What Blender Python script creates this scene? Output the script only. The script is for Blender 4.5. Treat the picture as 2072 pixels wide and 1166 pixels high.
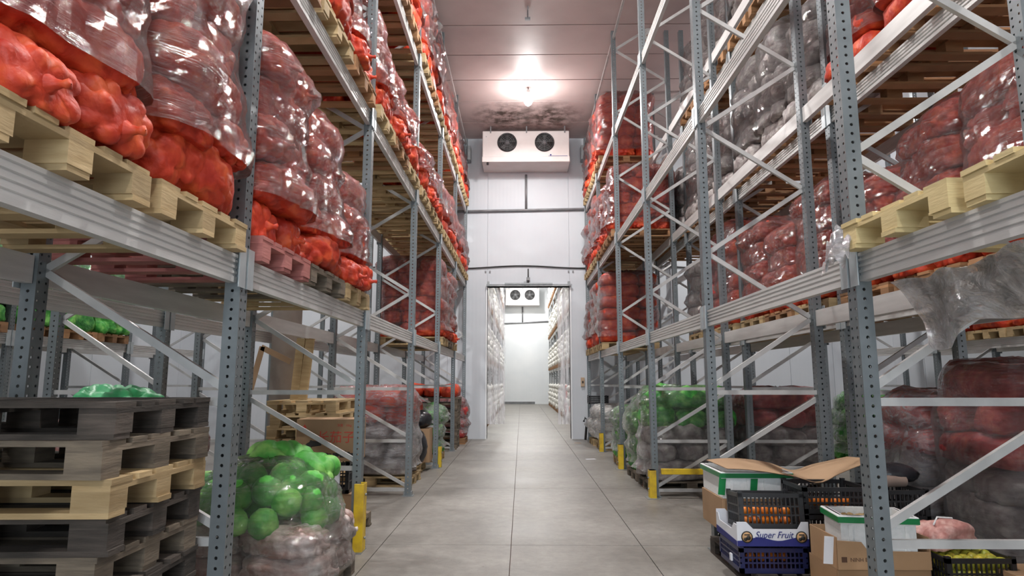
import bpy, math, random
import numpy as np
from mathutils import Matrix, Vector, Euler
random.seed(7); RS = np.random.RandomState(7)
PI = math.pi
for o in list(bpy.data.objects): bpy.data.objects.remove(o)
SC = bpy.context.scene
COL = SC.collection
# ---------------------------------------------------------------- camera
cam = bpy.data.cameras.new('camera'); cam.sensor_width = 36; cam.lens = 36*1316.5/2072
cam.clip_start = .05; cam.clip_end = 200
co = bpy.data.objects.new('camera', cam); COL.objects.link(co)
co.location = (0, 0, 1.5262); co.rotation_euler = (PI/2+.1421, 0, .0144)
SC.camera = co
# ---------------------------------------------------------------- world, light, exposure
w = bpy.data.worlds.new('world'); SC.world = w; w.use_nodes = True
w.node_tree.nodes['Background'].inputs[0].default_value = (.8, .88, 1, 1)
w.node_tree.nodes['Background'].inputs[1].default_value = .25
SC.view_settings.view_transform = 'Standard'; SC.view_settings.look = 'None'
SC.view_settings.exposure = 0.0; SC.view_settings.gamma = 1
SC.view_settings.use_curve_mapping = False
LAMP_AISLE = 300; LAMP_SIDE = 260; LAMP_FAR = 330
LAMP_COL = (1, .975, .955)
dl = bpy.data.lights.new('daylight_through_loading_door', 'AREA'); dl.shape = 'RECTANGLE'; dl.size = 3.4; dl.size_y = 4.0
dl.energy = 270; dl.color = (.80, .91, 1)
dlo = bpy.data.objects.new('daylight_through_loading_door', dl); COL.objects.link(dlo); dlo.location = (0, -4.9, 2.1); dlo.rotation_euler = (PI/2, 0, 0)
# ---------------------------------------------------------------- helpers
def tag(o, label=None, cat=None, group=None, kind=None):
    if label: o['label'] = label
    if cat: o['category'] = cat
    if group: o['group'] = group
    if kind: o['kind'] = kind
    return o
def link(o, parent=None, loc=(0, 0, 0), rot=(0, 0, 0), scale=None):
    COL.objects.link(o)
    if parent: o.parent = parent
    o.location = loc; o.rotation_euler = rot
    if scale: o.scale = scale
    return o
def inst(name, me, parent=None, loc=(0, 0, 0), rot=(0, 0, 0), scale=None):
    return link(bpy.data.objects.new(name, me), parent, loc, rot, scale)
def empty(name, loc, rot=(0, 0, 0)):
    o = bpy.data.objects.new(name, None); o.empty_display_size = .1
    return link(o, None, loc, rot)
class MB:
    def __init__(s): s.v = []; s.f = []; s.sm = []; s.mi = []; s.n = 0
    def add(s, V, F, smooth=False, mat=0):
        V = np.asarray(V, float).reshape(-1, 3)
        s.v.append(V); s.f += [tuple(i+s.n for i in f) for f in F]
        s.sm += [smooth]*len(F); s.mi += [mat]*len(F); s.n += len(V); return s
    def box(s, x0, x1, y0, y1, z0, z1, mat=0, M=None, taper=0):
        t = taper
        V = [(x0+t, y0+t, z0), (x1-t, y0+t, z0), (x1-t, y1-t, z0), (x0+t, y1-t, z0), (x0, y0, z1), (x1, y0, z1), (x1, y1, z1), (x0, y1, z1)]
        if M is not None: V = [tuple(M @ Vector(p)) for p in V]
        return s.add(V, [(0, 3, 2, 1), (4, 5, 6, 7), (0, 1, 5, 4), (1, 2, 6, 5), (2, 3, 7, 6), (3, 0, 4, 7)], False, mat)
    def prism(s, prof, axis, a, b, mat=0, smooth=False, closed=True):
        # prof: list of 2D points, extruded along axis between a and b
        n = len(prof); V = []
        for t in (a, b):
            for p in prof:
                V.append({'x': (t, p[0], p[1]), 'y': (p[0], t, p[1]), 'z': (p[0], p[1], t)}[axis])
        F = [(i, (i+1) % n, n+(i+1) % n, n+i) for i in range(n)]
        if closed: F += [tuple(range(n))[::-1], tuple(range(n, 2*n))]
        return s.add(V, F, smooth, mat)
    def tube(s, pts, r, n=8, mat=0, cap=True):
        pts = [Vector(p) for p in pts]; V = []; up = Vector((0, 0, 1))
        for i, p in enumerate(pts):
            d = (pts[min(i+1, len(pts)-1)]-pts[max(i-1, 0)]).normalized()
            a = d.cross(up if abs(d.z) < .9 else Vector((1, 0, 0))).normalized(); b = d.cross(a)
            rr = r[i] if isinstance(r, (list, tuple)) else r
            for k in range(n):
                t = 2*PI*k/n; V.append(tuple(p+a*rr*math.cos(t)+b*rr*math.sin(t)))
        F = [(i*n+k, i*n+(k+1) % n, (i+1)*n+(k+1) % n, (i+1)*n+k) for i in range(len(pts)-1) for k in range(n)]
        if cap: F += [tuple(range(n))[::-1], tuple(range((len(pts)-1)*n, len(pts)*n))]
        return s.add(V, F, True, mat)
    def mesh(s, name, *mats):
        me = bpy.data.meshes.new(name)
        V = np.concatenate(s.v); me.from_pydata(V.tolist(), [], s.f)
        me.polygons.foreach_set('use_smooth', s.sm); me.polygons.foreach_set('material_index', s.mi)
        for m in mats: me.materials.append(m)
        me.update(); return me
    def obj(s, name, mat, parent=None, loc=(0, 0, 0), rot=(0, 0, 0)):
        mats = mat if isinstance(mat, (list, tuple)) else [mat]
        return inst(name, s.mesh(name, *mats), parent, loc, rot)
def bevel(o, w=.004, seg=1):
    m = o.modifiers.new('bevel', 'BEVEL'); m.width = w; m.segments = seg; m.limit_method = 'ANGLE'; return o
def mk(name):
    m = bpy.data.materials.new(name); m.use_nodes = True; nt = m.node_tree
    b = nt.nodes['Principled BSDF']; return m, nt, b
def N(nt, t, **k):
    n = nt.nodes.new(t)
    for a, v in k.items():
        if a.startswith('i_'): n.inputs[int(a[2:]) if a[2:].isdigit() else a[2:].replace('_', ' ')].default_value = v
        else: setattr(n, a, v)
    return n
def mat(name, c1, c2=None, rough=.6, metal=0, scale=4, bump=0, bscale=30, stretch=(1, 1, 1), rnd=0, detail=5, spec=.5, coord='Object', lo=.3, hi=.7, trans=0, sheen=0):
    m, nt, b = mk(name); L = nt.links.new
    tc = N(nt, 'ShaderNodeTexCoord'); mp = N(nt, 'ShaderNodeMapping'); mp.inputs['Scale'].default_value = stretch
    L(tc.outputs[coord], mp.inputs[0])
    oi = N(nt, 'ShaderNodeObjectInfo')
    if rnd:
        ad = N(nt, 'ShaderNodeVectorMath', operation='MULTIPLY_ADD'); cb = N(nt, 'ShaderNodeCombineXYZ')
        L(oi.outputs['Random'], cb.inputs[0]); L(oi.outputs['Random'], cb.inputs[1])
        L(cb.outputs[0], ad.inputs[0]); ad.inputs[1].default_value = (37, 91, 0); L(mp.outputs[0], ad.inputs[2]); vec = ad.outputs[0]
    else: vec = mp.outputs[0]
    nz = N(nt, 'ShaderNodeTexNoise'); nz.inputs['Scale'].default_value = scale; nz.inputs['Detail'].default_value = detail
    L(vec, nz.inputs[0])
    mr = N(nt, 'ShaderNodeMapRange'); mr.inputs[1].default_value = lo; mr.inputs[2].default_value = hi; L(nz.outputs[0], mr.inputs[0])
    mx = N(nt, 'ShaderNodeMix', data_type='RGBA'); mx.inputs[6].default_value = (*c1, 1); mx.inputs[7].default_value = (*(c2 or c1), 1)
    L(mr.outputs[0], mx.inputs[0]); out = mx.outputs[2]
    if rnd:
        hs = N(nt, 'ShaderNodeHueSaturation'); r2 = N(nt, 'ShaderNodeMapRange'); r2.inputs[3].default_value = 1-rnd; r2.inputs[4].default_value = 1+rnd
        L(oi.outputs['Random'], r2.inputs[0]); L(r2.outputs[0], hs.inputs['Value']); L(out, hs.inputs['Color']); out = hs.outputs[0]
    L(out, b.inputs['Base Color'])
    b.inputs['Roughness'].default_value = rough; b.inputs['Metallic'].default_value = metal
    b.inputs['Specular IOR Level'].default_value = spec
    if trans: b.inputs['Transmission Weight'].default_value = trans
    if bump:
        n2 = N(nt, 'ShaderNodeTexNoise'); n2.inputs['Scale'].default_value = bscale; n2.inputs['Detail'].default_value = 6; L(vec, n2.inputs[0])
        bp = N(nt, 'ShaderNodeBump'); bp.inputs['Strength'].default_value = bump; bp.inputs['Distance'].default_value = .02
        L(n2.outputs[0], bp.inputs['Height']); L(bp.outputs[0], b.inputs['Normal'])
    return m
def emis(name, c, s):
    m, nt, b = mk(name); b.inputs['Base Color'].default_value = (*c, 1)
    b.inputs['Emission Color'].default_value = (*c, 1); b.inputs['Emission Strength'].default_value = s; return m
# ---------------------------------------------------------------- materials
M_beam = mat('painted_beam', (.66, .655, .64), (.52, .515, .505), rough=.42, metal=.12, scale=3, stretch=(1, .6, 6), bump=.08, bscale=40, rnd=.06)
M_brace = mat('brace_steel', (.60, .60, .59), (.46, .46, .455), rough=.4, metal=.3, scale=6, rnd=.05)
M_bracket = mat('bracket_steel', (.52, .58, .60), (.42, .46, .48), rough=.4, metal=.4, scale=8)
M_galv = mat('galvanised', (.34, .36, .37), (.24, .26, .27), rough=.45, metal=.55, scale=14, bump=.05)
def post_material():
    m, nt, b = mk('perforated_post'); L = nt.links.new
    tc = N(nt, 'ShaderNodeTexCoord'); sx = N(nt, 'ShaderNodeSeparateXYZ'); L(tc.outputs['Object'], sx.inputs[0])
    nz = N(nt, 'ShaderNodeTexNoise'); nz.inputs['Scale'].default_value = 9; L(tc.outputs['Object'], nz.inputs[0])
    cr = N(nt, 'ShaderNodeMix', data_type='RGBA'); cr.inputs[6].default_value = (.15, .172, .182, 1); cr.inputs[7].default_value = (.24, .27, .285, 1)
    L(nz.outputs[0], cr.inputs[0]); L(cr.outputs[2], b.inputs['Base Color'])
    b.inputs['Metallic'].default_value = .5; b.inputs['Roughness'].default_value = .42
    def mth(op, a, bb=None):
        n = N(nt, 'ShaderNodeMath', operation=op)
        for i, q in enumerate((a, bb)):
            if q is None: continue
            if isinstance(q, (int, float)): n.inputs[i].default_value = q
            else: L(q, n.inputs[i])
        return n.outputs[0]
    z = mth('PINGPONG', mth('ADD', sx.outputs[2], 0), .025)      # pitch 50 mm
    zz = mth('POWER', z, 2)
    def hole(c, off, r):
        a = mth('ABSOLUTE', c); d = mth('POWER', mth('SUBTRACT', a, off), 2)
        return mth('LESS_THAN', mth('ADD', d, zz), r*r)
    # holes on the faces normal to y (centre line) and on the faces normal to x
    geo = N(nt, 'ShaderNodeNewGeometry'); vt = N(nt, 'ShaderNodeVectorTransform', vector_type='NORMAL', convert_from='WORLD', convert_to='OBJECT')
    L(geo.outputs['True Normal'], vt.inputs[0]); sn = N(nt, 'ShaderNodeSeparateXYZ'); L(vt.outputs[0], sn.inputs[0])
    ny = mth('GREATER_THAN', mth('ABSOLUTE', sn.outputs[1]), .5); nx = mth('GREATER_THAN', mth('ABSOLUTE', sn.outputs[0]), .5)
    h = mth('ADD', mth('MULTIPLY', ny, hole(sx.outputs[0], 0, .0085)), mth('MULTIPLY', nx, hole(sx.outputs[1], .026, .0075)))
    al = mth('SUBTRACT', 1, h); L(al, b.inputs['Alpha'])
    return m
M_post = post_material()
M_yellow = mat('yellow_guard', (.72, .50, .02), (.45, .28, .03), rough=.5, scale=9, lo=.45, hi=.75, rnd=.05)
WOODS = {
 'light': mat('wood_light', (.50, .37, .20), (.36, .25, .12), rough=.75, scale=3, stretch=(1.2, 1.2, 8), bump=.15, bscale=12, rnd=.22),
 'new': mat('wood_new', (.62, .50, .26), (.52, .41, .20), rough=.7, scale=3, stretch=(1.2, 1.2, 8), bump=.12, bscale=12, rnd=.1),
 'warm': mat('wood_warm', (.40, .215, .10), (.27, .14, .065), rough=.78, scale=3, stretch=(1.2, 1.2, 8), bump=.15, bscale=12, rnd=.3),
 'dark': mat('wood_dark', (.075, .06, .05), (.03, .025, .02), rough=.85, scale=4, stretch=(1.2, 1.2, 8), bump=.25, bscale=14, rnd=.35),
 'grey': mat('wood_grey', (.20, .16, .115), (.10, .08, .06), rough=.8, scale=4, stretch=(1.2, 1.2, 8), bump=.2, bscale=14, rnd=.3),
 'red': mat('wood_redstained', (.45, .17, .15), (.30, .10, .09), rough=.75, scale=4, stretch=(1.2, 1.2, 8), bump=.15, bscale=12, rnd=.2),
}
def sack_material(name, c1, c2, c3, rough=.5, vs=9, weave=.25, rnd=.12, spec=.35):
    m, nt, b = mk(name); L = nt.links.new
    tc = N(nt, 'ShaderNodeTexCoord'); oi = N(nt, 'ShaderNodeObjectInfo')
    ad = N(nt, 'ShaderNodeVectorMath', operation='MULTIPLY_ADD'); cb = N(nt, 'ShaderNodeCombineXYZ')
    L(oi.outputs['Random'], cb.inputs[0]); L(oi.outputs['Random'], cb.inputs[2]); L(cb.outputs[0], ad.inputs[0]); ad.inputs[1].default_value = (31, 0, 57)
    L(tc.outputs['Object'], ad.inputs[2]); vec = ad.outputs[0]
    vo = N(nt, 'ShaderNodeTexNoise'); vo.inputs['Scale'].default_value = vs; vo.inputs['Detail'].default_value = 3; L(vec, vo.inputs[0])
    cr = N(nt, 'ShaderNodeValToRGB'); e = cr.color_ramp.elements
    e[0].position = .3; e[0].color = (*c2, 1); e[1].position = .68; e[1].color = (*c3, 1); q = e.new(.5); q.color = (*c1, 1)
    L(vo.outputs[0], cr.inputs[0])
    hs = N(nt, 'ShaderNodeHueSaturation'); r2 = N(nt, 'ShaderNodeMapRange'); r2.inputs[3].default_value = 1-rnd; r2.inputs[4].default_value = 1+rnd
    L(oi.outputs['Random'], r2.inputs[0]); L(r2.outputs[0], hs.inputs['Value']); L(cr.outputs[0], hs.inputs['Color']); L(hs.outputs[0], b.inputs['Base Color'])
    b.inputs['Roughness'].default_value = rough; b.inputs['Specular IOR Level'].default_value = spec
    wv = N(nt, 'ShaderNodeTexVoronoi'); wv.inputs['Scale'].default_value = 26; L(vec, wv.inputs[0])
    n3 = N(nt, 'ShaderNodeTexNoise'); n3.inputs['Scale'].default_value = 14; n3.inputs['Detail'].default_value = 5; L(vec, n3.inputs[0])
    mm = N(nt, 'ShaderNodeMath', operation='MULTIPLY_ADD'); mm.inputs[1].default_value = -.35; L(wv.outputs['Distance'], mm.inputs[0]); L(n3.outputs[0], mm.inputs[2])
    bp = N(nt, 'ShaderNodeBump'); bp.inputs['Strength'].default_value = weave; bp.inputs['Distance'].default_value = .03
    L(mm.outputs[0], bp.inputs['Height']); L(bp.outputs[0], b.inputs['Normal'])
    return m
M_sack = {
 'red': sack_material('red_mesh_sack', (.52, .048, .019), (.38, .025, .013), (.66, .105, .03), weave=.3),
 'pink': sack_material('dull_red_mesh_sack', (.42, .05, .05), (.24, .02, .025), (.58, .12, .09), weave=.4),
 'grey': sack_material('pale_mesh_sack', (.40, .36, .35), (.24, .20, .20), (.58, .55, .52), weave=.4),
 'white': sack_material('white_mesh_sack', (.70, .70, .66), (.5, .46, .42), (.85, .85, .82), weave=.3),
 'green': sack_material('green_mesh_sack', (.07, .34, .06), (.02, .17, .03), (.24, .58, .14), weave=.35),
}
M_bare = {
 'cabbage': sack_material('cabbage_in_net', (.10, .44, .07), (.05, .28, .04), (.36, .70, .18), vs=5, weave=.3),
}
def film_material(name, haze, tint=(1, 1, 1), streak=(1.3, 1.3, 17), strength=.75, through=0):
    """clear stretch film: transparent, a thin milky diffuse share and a glossy coat broken up by wrinkles"""
    m = bpy.data.materials.new(name); m.use_nodes = True; nt = m.node_tree; L = nt.links.new
    nt.nodes.clear(); out = N(nt, 'ShaderNodeOutputMaterial')
    tc = N(nt, 'ShaderNodeTexCoord'); oi = N(nt, 'ShaderNodeObjectInfo'); cb = N(nt, 'ShaderNodeCombineXYZ')
    L(oi.outputs['Random'], cb.inputs[0]); L(oi.outputs['Random'], cb.inputs[1]); L(oi.outputs['Random'], cb.inputs[2])
    ad = N(nt, 'ShaderNodeVectorMath', operation='MULTIPLY_ADD'); L(cb.outputs[0], ad.inputs[0]); ad.inputs[1].default_value = (13, 29, 41); L(tc.outputs['Object'], ad.inputs[2])
    mp = N(nt, 'ShaderNodeMapping'); mp.inputs['Scale'].default_value = streak; mp.inputs['Rotation'].default_value = (.22, .3, 0); L(ad.outputs[0], mp.inputs[0])
    n1 = N(nt, 'ShaderNodeTexNoise'); n1.inputs['Scale'].default_value = 2.6; n1.inputs['Detail'].default_value = 7; n1.inputs['Roughness'].default_value = .62; n1.inputs['Distortion'].default_value = 1.2; L(mp.outputs[0], n1.inputs[0])
    n2 = N(nt, 'ShaderNodeTexNoise'); n2.inputs['Scale'].default_value = 5; n2.inputs['Detail'].default_value = 3; L(ad.outputs[0], n2.inputs[0])
    sm = N(nt, 'ShaderNodeMath', operation='MULTIPLY_ADD'); sm.inputs[1].default_value = 1.5; L(n1.outputs[0], sm.inputs[0]); L(n2.outputs[0], sm.inputs[2])
    bp = N(nt, 'ShaderNodeBump'); bp.inputs['Strength'].default_value = strength; bp.inputs['Distance'].default_value = .045; L(sm.outputs[0], bp.inputs['Height'])
    tr = N(nt, 'ShaderNodeBsdfTransparent'); tr.inputs[0].default_value = (*tint, 1)
    df = N(nt, 'ShaderNodeBsdfDiffuse'); df.inputs[0].default_value = (.86, .86, .9, 1); L(bp.outputs[0], df.inputs['Normal'])
    if through:
        tl = N(nt, 'ShaderNodeBsdfTranslucent'); tl.inputs[0].default_value = (.9, .9, .93, 1); ms = N(nt, 'ShaderNodeMixShader'); ms.inputs[0].default_value = through
        L(df.outputs[0], ms.inputs[1]); L(tl.outputs[0], ms.inputs[2]); df = ms
    gl = N(nt, 'ShaderNodeBsdfGlossy'); gl.inputs[0].default_value = (1, 1, 1, 1); gl.inputs['Roughness'].default_value = .085; L(bp.outputs[0], gl.inputs['Normal'])
    fr = N(nt, 'ShaderNodeFresnel'); fr.inputs[0].default_value = 1.5; L(bp.outputs[0], fr.inputs['Normal'])
    hz = N(nt, 'ShaderNodeMapRange'); hz.inputs[1].default_value = .38; hz.inputs[2].default_value = .75; hz.inputs[3].default_value = haze*.35; hz.inputs[4].default_value = haze*2.1; L(n1.outputs[0], hz.inputs[0])
    m1 = N(nt, 'ShaderNodeMixShader'); L(hz.outputs[0], m1.inputs[0]); L(tr.outputs[0], m1.inputs[1]); L(df.outputs[0], m1.inputs[2])
    f2 = N(nt, 'ShaderNodeMath', operation='MULTIPLY_ADD'); f2.inputs[1].default_value = 1.2; f2.inputs[2].default_value = 0.0; f2.use_clamp = True; L(fr.outputs[0], f2.inputs[0])
    m2 = N(nt, 'ShaderNodeMixShader'); L(f2.outputs[0], m2.inputs[0]); L(m1.outputs[0], m2.inputs[1]); L(gl.outputs[0], m2.inputs[2])
    L(m2.outputs[0], out.inputs[0]); return m
M_film = film_material('stretch_film', .055)
M_film_thin = film_material('stretch_film_thin', .03)
M_film_heavy = film_material('plastic_sheet', .30, streak=(1.5, 3, 5), through=.5)
M_pvc = film_material('pvc_strip', .55, streak=(4, 4, .4), strength=.25, through=.4)
M_carton = mat('cardboard', (.40, .255, .145), (.33, .205, .11), rough=.85, scale=3, bump=.05, rnd=.12)
M_carton_in = mat('cardboard_inside', (.47, .31, .185), (.40, .26, .15), rough=.85, scale=3, bump=.04)
M_foam = mat('white_foam', (.82, .84, .84), (.74, .77, .77), rough=.75, scale=40, bump=.1, bscale=160)
M_tape = mat('green_tape', (.01, .24, .07), (.01, .17, .05), rough=.3, scale=6)
M_black = mat('black_plastic', (.012, .012, .014), (.02, .02, .022), rough=.38, scale=5)
M_navy = mat('navy_plastic', (.012, .018, .09), (.01, .012, .05), rough=.35, scale=5)
M_bag = mat('black_bag', (.012, .012, .015), (.03, .03, .035), rough=.25, scale=6, bump=.6, bscale=9)
M_navyprint = mat('navy_print', (.015, .02, .17), rough=.6)
M_redprint = mat('red_print', (.5, .05, .03), rough=.7)
M_blackprint = mat('black_print', (.03, .028, .025), rough=.7)
M_brownprint = mat('brown_print', (.10, .05, .03), rough=.7)
M_goldprint = mat('gold_print', (.55, .33, .16), rough=.7)
M_paper = mat('paper', (.80, .82, .86), (.72, .74, .8), rough=.8, scale=6)
M_orange = mat('orange_peel', (.85, .25, .02), (.70, .16, .015), rough=.4, scale=5, bump=.1, bscale=60, rnd=.1)
M_mango = mat('yellow_fruit', (.62, .50, .06), (.34, .42, .05), rough=.4, scale=8, rnd=.2)
M_potato = mat('potato_skin', (.42, .30, .12), (.28, .18, .07), rough=.7, scale=12, rnd=.2)
M_onion = mat('pink_onion', (.50, .22, .19), (.66, .40, .34), rough=.35, scale=10, rnd=.15)
M_unit = mat('unit_enamel', (.74, .70, .69), (.66, .60, .58), rough=.45, scale=2)
M_dark = mat('dark_void', (.025, .024, .024), (.04, .04, .04), rough=.6)
M_cable = mat('black_cable', (.02, .02, .02), rough=.5)
M_pipe = mat('grey_pipe', (.25, .26, .27), (.18, .18, .19), rough=.45, metal=.3)
M_pillar = mat('pillar_wrap', (.42, .37, .34), (.32, .27, .24), rough=.6, scale=3, bump=.3, bscale=5)
M_tube = mat('cardboard_tube', (.30, .22, .18), (.22, .16, .13), rough=.8)
def panel_material(name, c1, c2, stains=False, ribs=0, bump=.02):
    m, nt, b = mk(name); L = nt.links.new
    tc = N(nt, 'ShaderNodeTexCoord'); geo = N(nt, 'ShaderNodeNewGeometry')
    n1 = N(nt, 'ShaderNodeTexNoise'); n1.inputs['Scale'].default_value = .9; n1.inputs['Detail'].default_value = 6; L(geo.outputs['Position'], n1.inputs[0])
    mr = N(nt, 'ShaderNodeMapRange'); mr.inputs[1].default_value = .35; mr.inputs[2].default_value = .7; L(n1.outputs[0], mr.inputs[0])
    mx = N(nt, 'ShaderNodeMix', data_type='RGBA'); mx.inputs[6].default_value = (*c1, 1); mx.inputs[7].default_value = (*c2, 1); L(mr.outputs[0], mx.inputs[0]); c = mx.outputs[2]
    if stains:   # mildew left by the cooler's two fans: fixed patches on the ceiling panels
        for cx in (-.42, .72):
            mp = N(nt, 'ShaderNodeMapping'); mp.inputs['Location'].default_value = (-cx/1.0, -16.15/1.15, 0); mp.inputs['Scale'].default_value = (1/1.0, 1/1.15, 0)
            L(geo.outputs['Position'], mp.inputs[0])
            ln = N(nt, 'ShaderNodeVectorMath', operation='LENGTH'); L(mp.outputs[0], ln.inputs[0])
            n2 = N(nt, 'ShaderNodeTexNoise'); n2.inputs['Scale'].default_value = 3.5; n2.inputs['Detail'].default_value = 8; n2.inputs['Roughness'].default_value = .7; L(geo.outputs['Position'], n2.inputs[0])
            a = N(nt, 'ShaderNodeMath', operation='MULTIPLY_ADD'); a.inputs[1].default_value = -1.0; a.inputs[2].default_value = 1.0; L(ln.outputs['Value'], a.inputs[0])
            a2 = N(nt, 'ShaderNodeMath', operation='MAXIMUM'); a2.inputs[1].default_value = 0; L(a.outputs[0], a2.inputs[0])
            r2 = N(nt, 'ShaderNodeMapRange'); r2.inputs[1].default_value = .4; r2.inputs[2].default_value = .62; L(n2.outputs[0], r2.inputs[0])
            p = N(nt, 'ShaderNodeMath', operation='MULTIPLY'); p.use_clamp = True; L(a2.outputs[0], p.inputs[0]); L(r2.outputs[0], p.inputs[1])
            p2 = N(nt, 'ShaderNodeMath', operation='MULTIPLY'); p2.use_clamp = True; p2.inputs[1].default_value = 1.7; L(p.outputs[0], p2.inputs[0])
            mz = N(nt, 'ShaderNodeMix', data_type='RGBA'); mz.inputs[7].default_value = (.06, .035, .025, 1); L(p2.outputs[0], mz.inputs[0]); L(c, mz.inputs[6]); c = mz.outputs[2]
    L(c, b.inputs['Base Color']); b.inputs['Roughness'].default_value = .5
    wv = N(nt, 'ShaderNodeTexWave'); wv.inputs['Scale'].default_value = ribs or 4; wv.bands_direction = 'X'; L(geo.outputs['Position'], wv.inputs[0])
    bp = N(nt, 'ShaderNodeBump'); bp.inputs['Strength'].default_value = .04; bp.inputs['Distance'].default_value = bump; L(wv.outputs[0], bp.inputs['Height']); L(bp.outputs[0], b.inputs['Normal'])
    return m
M_wall = panel_material('wall_panel', (.64, .68, .72), (.58, .62, .665), ribs=3)
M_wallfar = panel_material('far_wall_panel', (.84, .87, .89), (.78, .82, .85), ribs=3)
M_ceil = panel_material('ceiling_panel', (.50, .40, .385), (.40, .31, .30), stains=True, ribs=1)
M_joint = mat('joint_shadow_gap', (.10, .06, .05), rough=.8)
def concrete():
    m, nt, b = mk('concrete'); L = nt.links.new; geo = N(nt, 'ShaderNodeNewGeometry')
    n1 = N(nt, 'ShaderNodeTexNoise'); n1.inputs['Scale'].default_value = .8; n1.inputs['Detail'].default_value = 8; n1.inputs['Roughness'].default_value = .6; L(geo.outputs['Position'], n1.inputs[0])
    n2 = N(nt, 'ShaderNodeTexNoise'); n2.inputs['Scale'].default_value = 9; n2.inputs['Detail'].default_value = 8; n2.inputs['Roughness'].default_value = .7; L(geo.outputs['Position'], n2.inputs[0])
    cr = N(nt, 'ShaderNodeValToRGB'); e = cr.color_ramp.elements; e[0].position = .3; e[0].color = (.15, .138, .122, 1); e[1].position = .72; e[1].color = (.31, .295, .27, 1); L(n1.outputs[0], cr.inputs[0])
    mx = N(nt, 'ShaderNodeMix', data_type='RGBA', blend_type='OVERLAY'); mx.inputs[0].default_value = .45; L(cr.outputs[0], mx.inputs[6]); L(n2.outputs[0], mx.inputs[7])
    n4 = N(nt, 'ShaderNodeTexNoise'); n4.inputs['Scale'].default_value = 26; n4.inputs['Detail'].default_value = 3; L(geo.outputs['Position'], n4.inputs[0])
    r4 = N(nt, 'ShaderNodeMapRange'); r4.inputs[1].default_value = .66; r4.inputs[2].default_value = .72; r4.inputs[4].default_value = .45; L(n4.outputs[0], r4.inputs[0])
    m4 = N(nt, 'ShaderNodeMix', data_type='RGBA'); m4.inputs[7].default_value = (.10, .085, .07, 1); L(r4.outputs[0], m4.inputs[0]); L(mx.outputs[2], m4.inputs[6])
    L(m4.outputs[2], b.inputs['Base Color'])
    r = N(nt, 'ShaderNodeMapRange'); r.inputs[3].default_value = .32; r.inputs[4].default_value = .6; L(n1.outputs[0], r.inputs[0]); L(r.outputs[0], b.inputs['Roughness'])
    bp = N(nt, 'ShaderNodeBump'); bp.inputs['Strength'].default_value = .12; bp.inputs['Distance'].default_value = .02; L(n2.outputs[0], bp.inputs['Height']); L(bp.outputs[0], b.inputs['Normal'])
    return m
M_floor = concrete()
ORD = ['nearest', 'second', 'third', 'fourth', 'fifth', 'sixth', 'seventh', 'eighth', 'ninth', 'tenth']
# ---------------------------------------------------------------- setting
YW = 17.65; XW = 8.9; YB = -5.0; ZC = 8.32; YF = 44.2
fl = MB().box(-XW, XW, YB, YF, -.3, -.03).obj('floor', M_joint); fl['kind'] = 'structure'
xs = [-8.9, -6.3, -3.8, -1.32, -.1, 1.12, 3.6, 6.2, 8.9]; ys = [-5, -3.42, -.15, 3.12, 6.39, 9.66, 12.93, 16.2, 19.5, 23, 27, 31, 36, 40, 44.2]
for i in range(len(xs)-1):
    for j in range(len(ys)-1):
        g = .0035
        inst('slab', MB().box(xs[i]+g, xs[i+1]-g, ys[j]+g, ys[j+1]-g, -.03, 0).mesh('slab', M_floor), fl)
ce = MB().box(-XW, XW, YB, YW, ZC+.03, ZC+.2).obj('ceiling', M_joint); ce['kind'] = 'structure'
edges = [YW, 16.45, 15.15, 14.0, 12.85, 11.7, 10.55, 9.4, 8.25, 7.1, 5.95, 4.8, 3.65, 2.5, 1.35, .2, -.95, -2.1, -3.25, -5]
for a, b_ in zip(edges[1:], edges[:-1]):
    o = inst('ceiling_panel', MB().box(-XW, XW, a+.016, b_-.016, ZC, ZC+.03).mesh('ceiling_panel', M_ceil), ce)
    o.rotation_euler = (0, 0, random.uniform(-.001, .001))
def wall_panels(name, m, x0, x1, y, z0, z1, wdt=1.15, holes=None, t=.12):
    o = MB().box(x0, x1, y+.02, y+t, z0, z1).obj(name, m) if not holes else None
    if holes:   # a doorway
        hx0, hx1, hz = holes
        mb = MB().box(x0, hx0, y+.02, y+t, z0, z1).box(hx1, x1, y+.02, y+t, z0, z1).box(hx0, hx1, y+.02, y+t, hz, z1)
        o = mb.obj(name, m)
    o['kind'] = 'structure'
    x = x0
    cuts = list(np.arange(x0, x1, wdt))+[x1]
    if holes: cuts = sorted(set([c for c in cuts if not (abs(c-hx0) < .25 or abs(c-hx1) < .25)]+[hx0, hx1]))
    for a, b_ in zip(cuts[:-1], cuts[1:]):
        zz = z0
        if holes and a >= hx0-.01 and b_ <= hx1+.01: zz = hz
        inst('wall_panel', MB().box(a+.004, b_-.004, y, y+.02, zz, z1).mesh('wall_panel', m), o)
    return o
wb = wall_panels('wall_back', M_wall, -XW, XW, YW, 0, ZC, holes=(-.93, 1.32, 4.1), t=.3)
def wall_side(name, sx, m=M_wall, ya=YB, yb=YW):
    o = MB().box(min(sx, sx*1.02), max(sx, sx*1.02), ya, yb, 0, ZC).obj(name, m); o['kind'] = 'structure'
    for a in np.arange(ya, yb-.3, 1.15):
        x0, x1 = (sx-.02, sx) if sx > 0 else (sx, sx+.02)
        inst('wall_panel', MB().box(x0, x1, a+.004, min(a+1.15, yb)-.004, 0, ZC).mesh('wall_panel', m), o)
    return o
wall_side('wall_left', -XW); wall_side('wall_right', XW)
o = MB().box(-XW, -1.7, YB-.15, YB, 0, ZC).box(1.7, XW, YB-.15, YB, 0, ZC).box(-1.7, 1.7, YB-.15, YB, 4.1, ZC).obj('wall_front', M_wall); o['kind'] = 'structure'
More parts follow.
